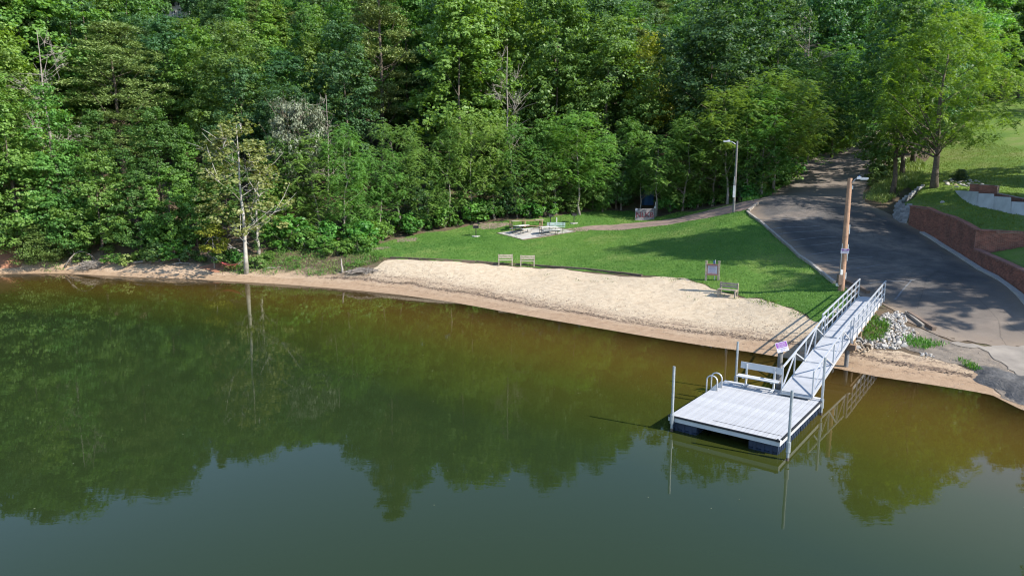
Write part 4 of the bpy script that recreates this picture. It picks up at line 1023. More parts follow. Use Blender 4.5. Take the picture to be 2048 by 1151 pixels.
# ------------------------------------------------------------------ gangway and walkway
A0, A1 = P(1566, 781, .62), P(1621, 795, .62); B0, B1 = P(1647, 674, 1.35), P(1700, 678, 1.35)
ax = ((B0 + B1) - (A0 + A1)); ax[2] = 0; ax /= np.linalg.norm(ax); sx_ = np.array([ax[1], -ax[0], 0])       # sx_: to the right going up
mA = (A0 + A1) / 2; mA[2] = .66; LB = float(((B0 + B1) / 2 - mA) @ ax); ZB = 1.36; GW = 1.12
mB = mA + ax * LB; mB[2] = ZB
def gp(s, w, z=0.0):      # along the gangway (0..1), across, up
    p = mA + ax * LB * s + sx_ * w; p[2] = .66 + (ZB - .66) * s + z; return p
O = np.array([mA[0], mA[1], 0.0])
gw = tag(empty('gangway', O), 'aluminium truss gangway ramp leading down from the walkway to the dock', 'gangway')
nP = 4
for k in range(nP):
    s0, s1 = k / nP, (k + 1) / nP
    a, b, c_, d_ = gp(s0 + .003, -GW/2 + .04, -.0), gp(s0 + .003, GW/2 - .04), gp(s1 - .003, GW/2 - .04), gp(s1 - .003, -GW/2 + .04)
    dn = np.array([0, 0, -.025]); MB().hexa([a + dn, b + dn, c_ + dn, d_ + dn], [a, b, c_, d_]).build('deck_panel', 'walk_panel', gw, O)
for w in (-1, 1):
    ww = w * GW / 2
    MB().beam(gp(0, ww, -.03), gp(1, ww, -.03), .06, .12).build('bottom_chord', 'aluminium', gw, O)
    MB().beam(gp(0, ww, .95), gp(1, ww, 1.0), .055, .06).build('top_rail', 'aluminium', gw, O)
    for k in range(nP + 1): MB().beam(gp(k / nP, ww, 0.03), gp(k / nP, ww, .93), .05, .05, up=ax).build('rail_post', 'aluminium', gw, O)
    for k in range(nP):
        lo_hi = (gp(k / nP, ww, .03), gp((k + 1) / nP, ww, .93)) if k % 2 == 0 else (gp(k / nP, ww, .93), gp((k + 1) / nP, ww, .03))
        MB().beam(*lo_hi, .045, .05).build('diagonal', 'aluminium', gw, O)
MB().beam(gp(-.02, -GW/2, -.02), gp(-.02, GW/2, -.02), .30, .03).build('toe_plate', 'galvanized', gw, O)
for w in (-.45, .45): MB().tube([gp(.01, w - .05, -.09), gp(.01, w + .05, -.09)], .06, 10).build('roller', 'rubber', gw, O)
# fixed timber walkway
mC = (P(1737, 593, 1.8) + P(1782, 601, 1.8)) / 2; LC = float((mC - mB) @ ax); ZC = max(1.84, hz(*mC[:2]) + .05)
def wp(s, w, z=0.0):
    p = mB + ax * LC * s + sx_ * w; p[2] = ZB + .03 + (ZC - ZB - .03) * s + z; return p
O2 = np.array([mB[0], mB[1], hz(mB[0], mB[1])])
wk = tag(empty('walkway', O2), 'pale fixed walkway with metal railings on timber posts up to the lot', 'walkway')
WW = 1.22; nS = 8
for k in range(nS):
    s0, s1 = k / nS, (k + 1) / nS
    a, b, c_, d_ = (wp(s0 + .0012, -WW/2), wp(s0 + .0012, WW/2), wp(s1 - .0012, WW/2), wp(s1 - .0012, -WW/2)); dn = np.array([0, 0, -.04])
    MB().hexa([a + dn, b + dn, c_ + dn, d_ + dn], [a, b, c_, d_]).build('deck_panel', 'walk_panel', wk, O2)
for w in (-1, 1):
    MB().beam(wp(0, w * (WW/2 + .02), -.07), wp(1, w * (WW/2 + .02), -.07), .035, .20).build('fascia', 'white_plastic', wk, O2)
    MB().beam(wp(0, w * (WW/2 - .04), -.19), wp(.97, w * (WW/2 - .04), -.19), .05, .26).build('stringer', 'wood_treated', wk, O2)
    ww = w * (WW/2 + .07); nr = 8 if w < 0 else 8
    for k in range(nr + 1):
        MB().beam(wp(k / nr, ww, -.18), wp(k / nr, ww, 1.0), .05, .05, up=ax).box(wp(k / nr, ww - w * .02, -.16), (.10, .10, .05), rz=math.atan2(ax[1], ax[0])).build('rail_post', 'aluminium', wk, O2)
    for zz, th in ((1.02, .06), (.66, .045), (.30, .045)):
        MB().beam(wp(-.004, ww, zz), wp(1.004, ww, zz), th, th).build('rail', 'aluminium', wk, O2)
for s in (.0, .17, .36, .56, .76):
    for w in (-1, 1):
        p = wp(s, w * .50, -.32); g = hz(p[0], p[1])
        if p[2] - g < .12: continue
        q = p.copy(); q[2] = g - .3; rr = .10 if s == 0 else .06
        MB().tube([q, p], [rr, rr], 10).build('support_post', 'pole_grey' if s == 0 else 'wood_treated', wk, O2)
MB().beam(wp(0, -.85, -.38), wp(0, .85, -.38), .22, .26).build('cap_beam', 'wood_brown', wk, O2)
MB().beam(wp(.36, -.62, -.36), wp(.36, .62, -.36), .10, .16).build('cross_beam', 'wood_treated', wk, O2)
MB().beam(wp(.76, -.62, -.36), wp(.76, .62, -.36), .10, .16).build('cross_beam', 'wood_treated', wk, O2)

# ------------------------------------------------------------------ beach benches, notice, picnic place
def beach_bench(px, py, rz, label):
    q = G(px, py); e = tag(empty('beach_bench', (q[0], q[1], q[2]), rz), label, 'bench', 'weathered wooden benches on the beach'); w = 1.2
    for sx in (-1, 1):
        MB().box((sx * (w/2 - .05), -.24, .19), (.09, .09, .46)).build('front_leg', 'wood_weathered', e)
        MB().beam((sx * (w/2 - .05), .20, -.05), (sx * (w/2 - .05), .27, .88), .09, .09, up=(1,0,0)).build('back_post', 'wood_weathered', e)
        MB().box((sx * (w/2 - .05), -.02, .38), (.045, .52, .09)).build('seat_rail', 'wood_weathered', e)
    for k in range(3): MB().box((0, -.22 + .155 * k, .445), (w, .14, .038)).build('seat_slat', 'wood_weathered', e)
    for zz in (.62, .80): MB().box((0, .185 + (zz - .6) * .08, zz), (w, .035, .13), rx=-.08).build('back_slat', 'wood_weathered', e)
beach_bench(1011, 530, 0.02, 'weathered wooden bench, left of the pair by the timber edging')
beach_bench(1055, 532, -0.05, 'weathered wooden bench, right of the pair by the timber edging')
beach_bench(1455, 592, -0.62, 'weathered wooden bench alone on the sand near the notice board')

q = G(1424, 561); e = tag(empty('notice_board', q, -0.38), 'wooden notice board with red frame and white sign on two posts in the lawn', 'notice board')
for sx in (-.42, .42): MB().box((sx, 0, .62), (.13, .13, 1.44)).build('post', 'wood_weathered', e); MB().box((sx, 0, 1.36), (.17, .17, .05)).build('post_cap', 'wood_weathered', e)
MB().box((0, -.02, .78), (.72, .05, .70)).build('back_board', 'sign_frame', e)
MB().box((0, -.05, 1.14), (.74, .08, .06)).build('frame_rail', 'sign_frame', e); MB().box((0, -.05, .42), (.74, .08, .06)).build('frame_rail', 'sign_frame', e)
M = Matrix.Translation((0, -.055, .77)) @ Matrix.Rotation(math.pi / 2, 4, 'X'); sb_ = plate(e, 'sign_board', .62, .56, .008, M, 'sign_white')
sign_face(sb_, [('NOTICE', .11, .20, 'sign_red'), ('PRIVATE', .12, .05, 'ink'), ('BEACH', .12, -.09, 'ink'), ('MEMBERS ONLY', .065, -.21, 'sign_red')], .6, .5, M)
MB().box((.16, .08, .70), (.05, .05, 1.5)).build('rear_stake', 'white_paint', e); MB().box((.08, .07, 1.27), (.10, .03, .26)).build('leaflet_box', 'toilet_blue', e)

pc = [G(995, 467), G(1045, 480), G(1150, 464)]; pc.append(pc[0] + pc[2] - pc[1]); pc[3][2] = hz(*pc[3][:2])
pe = tag(empty('picnic_pad', pc[1]), 'pale concrete picnic pad on the upper lawn under the tables', 'slab')
MB().hexa([q - pc[1] + (0,0,-.3) for q in (pc[1], pc[2], pc[3], pc[0])], [q - pc[1] + (0,0,.07) for q in (pc[1], pc[2], pc[3], pc[0])]).build('slab', 'concrete', pe)
for a, b in ((0, 1), (1, 2), (2, 3), (3, 0)):
    o_ = (pc[a] + pc[b]) / 2 - sum(pc) / 4; o_[2] = 0; o_ = unit(o_) * .06
    MB().beam(pc[a] - pc[1] + o_ + (0,0,.02), pc[b] - pc[1] + o_ + (0,0,.02), .09, .14).build('border_timber', 'timber_dark', pe)
pu = unit((pc[1] - pc[0]) * np.array([1,1,0])); pv = unit((pc[2] - pc[1]) * np.array([1,1,0]))
def on_pad(px, py):
    q = G(px, py); n = np.cross(pc[2] - pc[1], pc[0] - pc[1]); z = pc[1][2] + .07 - (n[0] * (q[0] - pc[1][0]) + n[1] * (q[1] - pc[1][1])) / n[2]; return (q[0], q[1], z)
def picnic_table(px, py, rz, label, L_=1.85):
    e = tag(empty('picnic_table', on_pad(px, py), rz), label, 'picnic table')
    for k in range(4): MB().box((0, -.27 + .18 * k, .74), (L_, .165, .04)).build('top_plank', 'white_paint', e)
    for sy in (-1, 1):
        for k in (0, 1): MB().box((0, sy * (.60 + .13 * k), .44), (L_, .12, .04)).build('seat_plank', 'white_paint', e)
    for sx in (-.65, .65):
        MB().tube([(sx, -.74, .41), (sx, -.70, .03), (sx, .70, .03), (sx, .74, .41)], .024, 6).build('leg_frame', 'iron_brown', e)
        MB().tube([(sx, -.30, .03), (sx, -.30, .71)], .024, 6).tube([(sx, .30, .03), (sx, .30, .71)], .024, 6).tube([(sx, -.72, .40), (sx, .72, .40)], .02, 6).build('leg', 'iron_brown', e)
picnic_table(1043, 468, math.atan2(pu[1], pu[0]) + 1.75, 'white topped picnic table at the left end of the pad')
picnic_table(1097, 470, math.atan2(pv[1], pv[0]) - .05, 'white topped picnic table at the front right of the pad')
# brown serving counter round the back of the pad
c0 = on_pad(1036, 463); ce = tag(empty('serving_counter', c0, math.atan2(pv[1], pv[0]) * .6), 'long brown wooden serving counter behind the picnic tables', 'counter')
for k in range(4): MB().box((1.35, .55 + .22 * k, .98), (3.1, .20, .05)).build('top_plank', 'wood_brown', ce)
for k in range(3): MB().box((-.25, -.02 + .20 * k, 1.0), (.8, .18, .045)).build('end_plank', 'wood_weathered', ce)
MB().box((2.6, 1.05, 1.04), (.9, .55, .04)).build('end_plank', 'wood_weathered', ce)
for x_ in (-.5, .9, 2.75):
    for y_ in (.50, 1.25): MB().box((x_, y_, .38), (.10, .10, 1.15)).build('leg', 'wood_brown', ce)
MB().box((1.45, .15, .46), (2.4, .28, .05)).build('bench_plank', 'wood_brown', ce)
for x_ in (.5, 2.4): MB().box((x_, .15, .17), (.09, .22, .54)).build('bench_leg', 'wood_brown', ce)
# pale green bench with back
ge = tag(empty('park_bench', on_pad(1112, 463), -.10), 'pale green slatted park bench with backrest at the right of the pad', 'bench')
for k in range(3): MB().box((0, -.2 + .15 * k, .44), (1.85, .13, .035)).build('seat_slat', 'bench_green', ge)
for k in range(2): MB().box((0, .27 + .03 * k, .62 + .18 * k), (1.85, .03, .15)).build('back_slat', 'bench_green', ge)
for sx in (-.7, .7): MB().tube([(sx, -.25, 0), (sx, -.2, .42), (sx, .22, .42), (sx, .30, .86)], .028, 6).tube([(sx, .28, 0), (sx, .22, .42)], .028, 6).build('leg', 'iron_black', ge)
def grill(px, py, label, rz=0.0, s=1.0):
    q = G(px, py); e = tag(empty('grill', q, rz), label, 'grill', 'pedestal charcoal grills')
    MB().tube([(0,0,-.1), (0,0,.78)], .045, 8).build('pedestal', 'iron_black', e)
    b = MB(); b.box((0,0,.80), (.52,.40,.03)); b.box((-.25,0,.92), (.025,.40,.24)); b.box((.25,0,.92), (.025,.40,.24)); b.box((0,.19,.92), (.52,.025,.24)); b.box((0,-.19,.86), (.52,.025,.12)); b.build('fire_box', 'iron_black', e)
    g_ = MB()
    for k in range(7): g_.beam((-.24, -.15 + .05 * k, 1.0), (.24, -.15 + .05 * k, 1.0), .012, .012)
    g_.build('grate', 'iron_black', e); MB().box((-.31, .1, 1.06), (.02, .22, .32), rx=.3).build('wind_guard', 'iron_black', e)
    MB().tube([(0,0,-.1), (0,0,.05)], [.48,.44], 10).build('footing', 'concrete', e)
grill(952, 472, 'black pedestal grill standing alone left of the picnic pad')
grill(1101, 448, 'black pedestal grill behind the pale green bench', .3)
grill(1148, 446, 'black pedestal grill in the shade right of the pad', .2)
q = G(1113, 449); e = tag(empty('water_spigot', q), 'short white standpipe behind the pale green bench', 'pipe'); MB().tube([(0,0,-.1),(0,0,.75)], .06, 8).build('pipe', 'white_paint', e); MB().tube([(0,0,.68),(0,-.14,.66)], .03, 6).build('tap', 'galvanized', e)

# lettered board sign with slats
q = G(1289, 441); sg = tag(empty('lettered_sign', q, .02), 'grey slatted board sign with large dark red letters at the edge of the wood', 'sign')
for k in range(8): MB().box((0, 0, .10 + .162 * k), (2.12, .05, .15)).build('slat', 'slat_grey', sg)
for sx in (-.98, .98): MB().box((sx, .08, .60), (.10, .10, 1.5)).build('post', 'wood_weathered', sg)
plate(sg, 'corner_notice', .24, .26, .01, Matrix.Translation((-.92, -.035, 1.20)) @ Matrix.Rotation(math.pi / 2, 4, 'X'), 'sign_white')
me = text_mesh('NLKB', .80, .012); bbx = [v.co.x for v in me.vertices]; wtx = max(bbx) - min(bbx)
me.transform(Matrix.Translation((0, -.04, .62)) @ Matrix.Rotation(math.pi / 2, 4, 'X') @ Matrix.Scale(1.92 / wtx, 4, (1,0,0))); link('lettering', me, 'sign_maroon', sg)
q = G(1305, 436); x_, y_ = q[0] + .3, q[1] + 5.0; te = tag(empty('portable_toilet', (x_, y_, hz(x_, y_)), .25), 'blue portable toilet with pale roof behind the lettered sign', 'portable toilet')
MB().box((0,0,1.0), (1.15,1.15,2.0)).build('cabin', 'toilet_blue', te); MB().hexa([(-.62,-.62,2.0),(.62,-.62,2.0),(.62,.62,2.0),(-.62,.62,2.0)], [(-.4,-.4,2.25),(.4,-.4,2.25),(.4,.4,2.25),(-.4,.4,2.25)]).build('roof', 'concrete_white', te)
dr_ = MB().box((0,-.59,.98), (.80,.03,1.75)).build('door', 'toilet_blue', te); MB().box((-.05,-.612,1.45), (.45,.02,.34)).build('door_panel', 'sign_white', dr_); MB().box((.3,-.62,1.0), (.05,.04,.14)).build('handle', 'iron_black', dr_)
q = G(1310, 435); e = tag(empty('marker_post', q), 'pale post with a small white box right of the lettered sign', 'post'); MB().tube([(0,0,-.1),(0,0,1.75)], .055, 8).build('post', 'bark_pale', e); MB().box((-.05,-.06,1.15), (.18,.12,.22)).build('box', 'white_paint', e)

# ------------------------------------------------------------------ lamp poles
def lamp_pole(px, py, ty, mat, r0, label, arm, extras):
    q = G(px, py); d = ray(px + (1024 - px) * 0.0, ty); top = CAM_H + d[2] * q[1] / d[1]; h = top - q[2]
    e = tag(empty('lamp_pole', q), label, 'lamp pole')
    MB().tube([(0,0,-.3), (0,0,h * .5), (0,0,h)], [r0, r0 * .85, r0 * .68], 14).build('pole', mat, e)
    ax_, ay_, L_ = arm; k = np.array([ax_, ay_, 0])
    pts_ = [np.array([0,0,h - .35]) + k * .05] + [np.array([0,0,h - .35]) + k * (.1 + L_ * t) + np.array([0,0,.33 * math.sin(t * 1.57)]) for t in (.25, .6, 1.0)]
    MB().tube(pts_, .035, 8).build('arm', 'galvanized', e, smooth=True)
    p = pts_[-1]; rz = math.atan2(ay_, ax_)
    hd = MB(); hd.box(p + k * .28, (.62, .26, .10), rz=rz); hd.box(p + k * .10 + (0,0,.07), (.22, .16, .08), rz=rz); lh_ = hd.build('lamp_head', 'aluminium', e)
    MB().box(p + k * .36 + (0,0,-.07), (.36, .20, .05), rz=rz).build('lens', 'lens', lh_); MB().tube([p + k * .1 + (0,0,.11), p + k * .1 + (0,0,.18)], .05, 8).build('photocell', 'toilet_blue', lh_)
    extras(e, h); return e
def ex1(e, h):
    M = facing((-.04, -.18, 2.45), -.25); sb_ = plate(e, 'sign_board', .46, .30, .01, M, 'sign_white')
    for sx in (-.13, .15): plate(sb_, 'sign_band', .13, .07, .006, M @ Matrix.Translation((sx, .09, .007)), 'purple')
    sign_face(sb_, [('NO', .07, .09, 'purple'), ('TRESPASSING', .055, .01, 'purple'), ('PRIVATE PROPERTY', .04, -.07, 'ink')], .46, .3, M)
    MB().box((.19, -.02, 2.35), (.05, .10, 1.0)).build('conduit', 'galvanized', e); MB().tube([(-.17, -.05, .5), (-.16, -.05, 2.9)], .025, 6).build('conduit', 'galvanized', e)
    MB().box((.19, .0, 3.75), (.05, .12, .55)).build('junction_box', 'galvanized', e); MB().box((-.13, -.13, 1.15), (.14, .10, .34)).build('outlet_box', 'white_paint', e)
    MB().box((-.17, -.08, .70), (.26, .26, .62)).build('meter_box', 'timber_dark', e); MB().box((.16, -.1, .95), (.06, .06, .40)).build('outlet_box', 'white_paint', e); MB().box((-.30, -.10, .40), (.16, .14, .16)).build('outlet_box', 'white_paint', e)
    MB().box((.17, -.02, h - .55), (.06, .06, .2)).build('bracket', 'galvanized', e)
lamp_pole(1682, 581, 356, 'pole_wood', .19, 'brown wooden lamp pole with signs at the lake end of the lot', (.93, -.37, .28), ex1)
def ex2(e, h):
    MB().box((-.10, -.14, 2.0), (.22, .10, 1.1)).build('meter_box', 'galvanized', e); MB().tube([(-.13, -.1, 2.5), (-.13, -.1, 3.4)], .03, 6).build('conduit', 'galvanized', e)
lamp_pole(1467, 425, 282, 'pole_grey', .125, 'grey lamp pole with a curved arm at the end of the path', (-.97, .1, .62), ex2)

# ------------------------------------------------------------------ timber edging
def timber_line(pxs, mat, label, seg=2.4, w=.16, h=.16, lift=.05):
    pts_ = [G(*q) for q in pxs]; e = tag(empty('timber_edging', pts_[0]), label, 'edging'); O_ = pts_[0]
    for a, b in zip(pts_[:-1], pts_[1:]):
        L_ = np.linalg.norm((b - a)[:2]); n_t = max(1, round(L_ / seg))
        for k in range(n_t):
            p, q = a + (b - a) * (k / n_t), a + (b - a) * ((k + .985) / n_t)
            p[2], q[2] = hz(*p[:2]) + lift, hz(*q[:2]) + lift
            jit = np.array([random.uniform(-.03,.03), random.uniform(-.03,.03), random.uniform(-.015,.02)])
            MB().beam(p + jit, q - jit * .5, w, h).build('timber', mat, e, O_)
timber_line([(781,516),(872,520),(952,524),(995,528),(1070,532),(1175,539),(1240,547),(1285,552)], 'timber_dark', 'low dark timber edging between the lawn and the sand')
timber_line([(1668,568),(1650,553),(1620,529),(1560,480),(1502,432),(1494,425)], 'timber_grey', 'grey timber kerb along the lot and lawn edge', w=.2, h=.22, lift=.09)
timber_line([(1497,424),(1506,416),(1516,409)], 'timber_grey', 'short loose grey timbers at the top corner of the lawn', 1.6, .2, .24, .12)
timber_line([(1736,588),(1712,576),(1690,566)], 'timber_dark', 'dark timber by the lamp pole at the lot edge', 3, .22, .28, .1)
for i, (a, b, m_n, lb) in enumerate((((1817,630),(1868,662),'timber_dark','dark square timber lying by the stones at the lot edge'), ((1811,628),(1846,655),'timber_grey','thin grey timber lying against the dark one'))):
    p, q = G(*a), G(*b); e = tag(empty('loose_timber', p), lb, 'timber'); MB().beam((0,0,.12), q - p + (0,0,.12), .22 - .1 * i, .22 - .08 * i).build('timber', m_n, e)

# parking lines
for i, (a, b) in enumerate((((1520,442),(1645,438)),((1540,460),(1640,452)),((1550,470),(1650,461)),((1572,482),(1672,474)),((1588,496),(1680,486)),((1610,512),(1700,503)),((1632,526),(1745,515)),((1660,546),(1760,530)),((1715,552),(1800,545)),((1738,569),(1830,560)),((1790,600),(1822,562)))):
    p, q = gA(*a), gA(*b); n_s = 16; d = unit((q - p)[:2][None])[0]; nn = np.array([-d[1], d[0]]) * .05; vs_, fs = [], []
    for k in range(n_s + 1):
        c_ = p[:2] + (q - p)[:2] * k / n_s
        for sg_ in (-1, 1): x_, y_ = c_ + nn * sg_; vs_.append((x_, y_, hz(x_, y_) + .042))
    for k in range(n_s): fs.append((2*k, 2*k+1, 2*k+3, 2*k+2))
    MB().add(vs_, fs).build('parking_line', 'line_paint', road)

# ------------------------------------------------------------------ brick and block walls
def brick_wall(pl, label, zb, zt, cap=True, thick=.30):
    """pl: plan points with the open side on the left going along; zb/zt: foot and top height at each"""
    pl = [np.array(p[:2], float) for p in pl]; O_ = np.array([pl[0][0], pl[0][1], zb[0]])
    e = tag(empty('brick_wall', O_), label, 'brick wall'); core, br, cp = MB(), MB(), MB()
    cum = 0.0
    for i in range(len(pl) - 1):
        a, b = pl[i], pl[i + 1]; L_ = np.linalg.norm(b - a); d = (b - a) / L_; nn = np.array([-d[1], d[0]])      # nn: towards the open side
        v3 = lambda p, z: np.array([p[0], p[1], z])
        back = -nn * thick
        core.hexa([v3(a, zb[i] - .4), v3(a + back, zb[i] - .4), v3(b + back, zb[i+1] - .4), v3(b, zb[i+1] - .4)], [v3(a, zt[i]), v3(a + back, zt[i]), v3(b + back, zt[i+1]), v3(b, zt[i+1])])
        z = min(zb[i], zb[i+1]) - .1; row = 0
        while z < max(zt[i], zt[i+1]):
            s = -.11 if row % 2 else 0.0
            while s < L_ - .02:
                s0, s1 = max(s, 0), min(s + .213, L_); m_s = (s0 + s1) / 2 / L_
                lo, hi = zb[i] + (zb[i+1] - zb[i]) * m_s - .15, zt[i] + (zt[i+1] - zt[i]) * m_s
                if s1 - s0 > .04 and lo < z + .03 < hi - .03:
                    p, q = a + d * s0 + nn * .002, a + d * s1 + nn * .002
                    br.beam(v3(p, z + .033), v3(q, z + .033), .026, .066)
                s += .225
            z += .077; row += 1
        if cap:
            n_c = int(L_ / .078)
            for k in range(n_c):
                t = (k + .5) / n_c; c_ = a + (b - a) * t - nn * (thick / 2 - .03); z_ = zt[i] + (zt[i+1] - zt[i]) * t + .05
                cp.box((c_[0], c_[1], z_ + random.uniform(-.004, .004)), (.068, thick + .10, .11), rz=math.atan2(d[1], d[0]))
    core.build('wall_core', 'mortar', e, O_); o = br.build('bricks', 'brick', e, O_); o['kind'] = 'stuff'
    if cap: o = cp.build('cap_bricks', 'brick_cap', e, O_); o['kind'] = 'stuff'
def zat(px, py, p): d = ray(px, py); return CAM_H + d[2] * p[1] / d[1]
tops = [zat(px, ty, p) for (px, ty), p in zip(((1817,413),(1850,417),(1870,427),(1895,434),(1920,446),(1945,461)), w_base)]
brick_wall(list(reversed(w_base)), 'tall brick wall with wavy capped top beside the lot', [float(FA(*p)) for p in reversed(w_base)], list(reversed(tops)))
lt = [zat(px, ty, p) for (px, ty), p in zip(((1950,499),(1998,523),(2048,547)), w_low)]; lt.append(float(FA(*w_low[-1])) + 1.0)
brick_wall(list(reversed(w_low)), 'low brick wall stepping down along the lot towards the lake', [float(FA(*p)) for p in reversed(w_low)], list(reversed(lt)))
tt = [tops[-1] + .002, zat(2048, 466, w_turn[1]), zat(2048, 466, w_turn[1]) + .1]
brick_wall(list(reversed(w_turn)), 'brick wall turning right between the two lawn terraces', [float(FC(*p)) - .05 for p in reversed(w_turn)], list(reversed(tt)))
q0, q1, q2 = PD(1938, 386, 60.5), PD(1993, 390, 58.5), PD(2056, 402, 54)
brick_wall([q2[:2], q1[:2] + .01], 'lower length of brick wall behind the white sloped wall', [q2[2] - 1, q1[2] - 1], [zat(2056, 399, q2), zat(1993, 386, q1)], False)
brick_wall([q1[:2], q0[:2]], 'short brick wall beside the clipped boxwood', [q1[2] - 1, q0[2] - 1], [zat(1993, 371, q1), zat(1938, 367, q0)], False)
# kerb strip at the wall foot
kb = MB(); ptsk = list(w_base[1:]) + list(w_low[1:]); O_ = np.array([*ptsk[0], float(FA(*ptsk[0]))])
ke = tag(empty('kerb', O_), 'narrow concrete kerb along the foot of the brick walls', 'kerb')
for a, b in zip(ptsk[:-1], ptsk[1:]):
    d = unit((b - a)[None])[0]; nn = np.array([d[1], -d[0]]); nn = nn if nn[0] < 0 else -nn; m_n = max(1, int(np.linalg.norm(b - a) / 2.0))
    for k in range(m_n):
        p, q = a + (b - a) * k / m_n + nn * .25, a + (b - a) * (k + .99) / m_n + nn * .25
        MB().beam((*p, hz(*(p + nn * .25)) + .10), (*q, hz(*(q + nn * .25)) + .10), .34, .12).build('kerb_stone', 'concrete', ke, O_)
# grey block wall that rounds the terrace corner
blkm = []
for k in range(4):
    mb = MB(); mb.hexa([(-.21,-.13,-.09),(.21,-.13,-.09),(.19,.13,-.09),(-.19,.13,-.09)], [(-.205,-.115,.092),(.205,-.115,.092),(.19,.13,.092),(-.19,.13,.092)]); mm = mb.mesh('block'); mm.materials.append(MATS['block_grey']); blkm.append(mm)
line = [w_base[0] + np.array([.35, .35]), block_pl[1], block_pl[0], (block_pl[0] + blk_back) / 2 + np.array([-.35, .1]), blk_back]
be_ = tag(empty('block_wall', (*block_pl[0], float(FA(*block_pl[0])))), 'grey concrete block wall rounding the terrace corner above the lot', 'block wall'); nblk = 0
seg = np.array([np.linalg.norm(line[i+1] - line[i]) for i in range(len(line) - 1)]); tot = seg.sum()
def along(s):
    for i, L_ in enumerate(seg):
        if s <= L_ or i == len(seg) - 1: return line[i] + (line[i+1] - line[i]) * s / L_, (line[i+1] - line[i]) / L_
        s -= L_
zf = min(float(FA(*p)) for p in line) - .1
for row in range(22):
    z = zf + .187 * row; s = .22 if row % 2 else .0
    while s < tot:
        p, d = along(s); lo, hi = float(FA(*p)) - .12, float(FB(*p)) + .14
        if lo < z < hi and nblk < 290:
            inw = np.array([d[1], -d[0]]); c_ = p + inw * .02 * row
            o = link('block', blkm[nblk % 4], None, be_, np.array([c_[0], c_[1], z]) - np.array(be_.location)); o.rotation_euler = (0, 0, math.atan2(d[1], d[0]) + math.pi); nblk += 1
        s += .425
# white sloped wall
wb_px = [(1909,385),(1921,394),(1936,404),(1953,413),(1987,420),(2022,428),(2056,433)]; wt_px = [(1909,381),(1922,381),(1939,382),(1957,385),(1988,391),(2022,398),(2056,412)]
we = None
wbp = [G(*q) for q in wb_px]; O_ = wbp[0]
we = tag(empty('white_wall', O_), 'white concrete wall with leaning face and stepped top on the upper lawn', 'wall')
wtp = [PD(q[0], q[1], b[1] + .55) for q, b in zip(wt_px, wbp)]
for i in range(len(wbp) - 1):
    a, b, c_, d_ = wbp[i] - (0,0,.2), wbp[i+1] - (0,0,.2), wtp[i+1], wtp[i]
    bk = np.array([.12, .35, 0]); z_ = max(c_[2], d_[2]); c_, d_ = c_.copy(), d_.copy()
    if i > 1: c_[2] = d_[2] = (c_[2] + d_[2]) / 2 + .04
    MB().hexa([a, b, b + (.1,.9,0), a + (.1,.9,0)], [d_, c_, c_ + bk, d_ + bk]).build('wall_panel', 'concrete_white', we, O_)

# ------------------------------------------------------------------ stones
def stone_mesh(seed, sub=1):
    import bmesh
    r_ = np.random.default_rng(seed); bm = bmesh.new(); bmesh.ops.create_icosphere(bm, subdivisions=sub, radius=1.0)
    sc_ = r_.uniform(.6, 1.2, 3) * np.array([1.15, .9, .62]); cut = [(unit(r_.normal(size=(1, 3)))[0], r_.uniform(.5, .8)) for _ in range(5)]
    for v in bm.verts:
        p = np.array(v.co)
        for n0, dd in cut:
            t = p @ n0
            if t > dd: p = p - n0 * (t - dd)
        v.co = p * sc_ * r_.uniform(.93, 1.07)
    me = bpy.data.meshes.new('stone'); bm.to_mesh(me); bm.free(); return me
STP = [stone_mesh(200 + k, 2) for k in range(7)]; STT = [stone_mesh(230 + k, 2) for k in range(4)]
for m in STP: m.materials.append(MATS['stone_pale'])
for m in STT: m.materials.append(MATS['stone_tan'])
def stones(parent, pl, n, smin, smax, seed, tan=.12):
    r_ = np.random.default_rng(seed); lo, hi = np.min(pl, 0), np.max(pl, 0); got = []; tries = 0
    while len(got) < n and tries < 60000:
        tries += 1; x, y = r_.uniform(lo[0], hi[0]), r_.uniform(lo[1], hi[1])
        if sdf(pl, np.array([x]), np.array([y]))[0] < 0: continue
        s = smin + (smax - smin) * r_.uniform() ** 2.2
        if any((x - a) ** 2 + (y - b) ** 2 < (.75 * (s + c)) ** 2 for a, b, c in got): continue
        got.append((x, y, s)); me = STT[int(r_.integers(4))] if r_.uniform() < tan else STP[int(r_.integers(7))]
        o = link('stone', me, None, parent, np.array([x, y, hz(x, y) + s * .22]) - np.array(parent.location)); o.rotation_euler = (r_.uniform(-.4, .4), r_.uniform(-.4, .4), r_.uniform(0, 6.28)); o.scale = (s, s, s)
rp = poly_px([(1752,640),(1775,625),(1800,622),(1815,638),(1808,650),(1836,664),(1815,690),(1795,698),(1750,698),(1705,690),(1715,678),(1755,678),(1776,665),(1772,648)])
re_ = tag(empty('riprap', G(1780, 665)), 'heap of pale broken stones beside the walkway and the lot', 'stones'); stones(re_, rp, 270, .07, .21, 3)
rp2 = poly_px([(1690,684),(1735,688),(1745,700),(1730,706),(1692,700)]); e = tag(empty('riprap', G(1715, 695)), 'tan stones at the foot of the walkway support', 'stones'); stones(e, rp2, 26, .10, .26, 4, .7)
rp3 = poly_px([(1668,622),(1700,604),(1706,612),(1672,640)]); e = tag(empty('riprap', G(1688, 620)), 'few pale stones in the grass left of the walkway', 'stones'); stones(e, rp3, 22, .08, .18, 5)
rp4 = poly_px([(1838,705),(1862,708),(1868,714),(1846,714)]); e = tag(empty('riprap', G(1853, 711)), 'small group of pale stones on the sand by the ramp', 'stones'); stones(e, rp4, 14, .06, .14, 6)
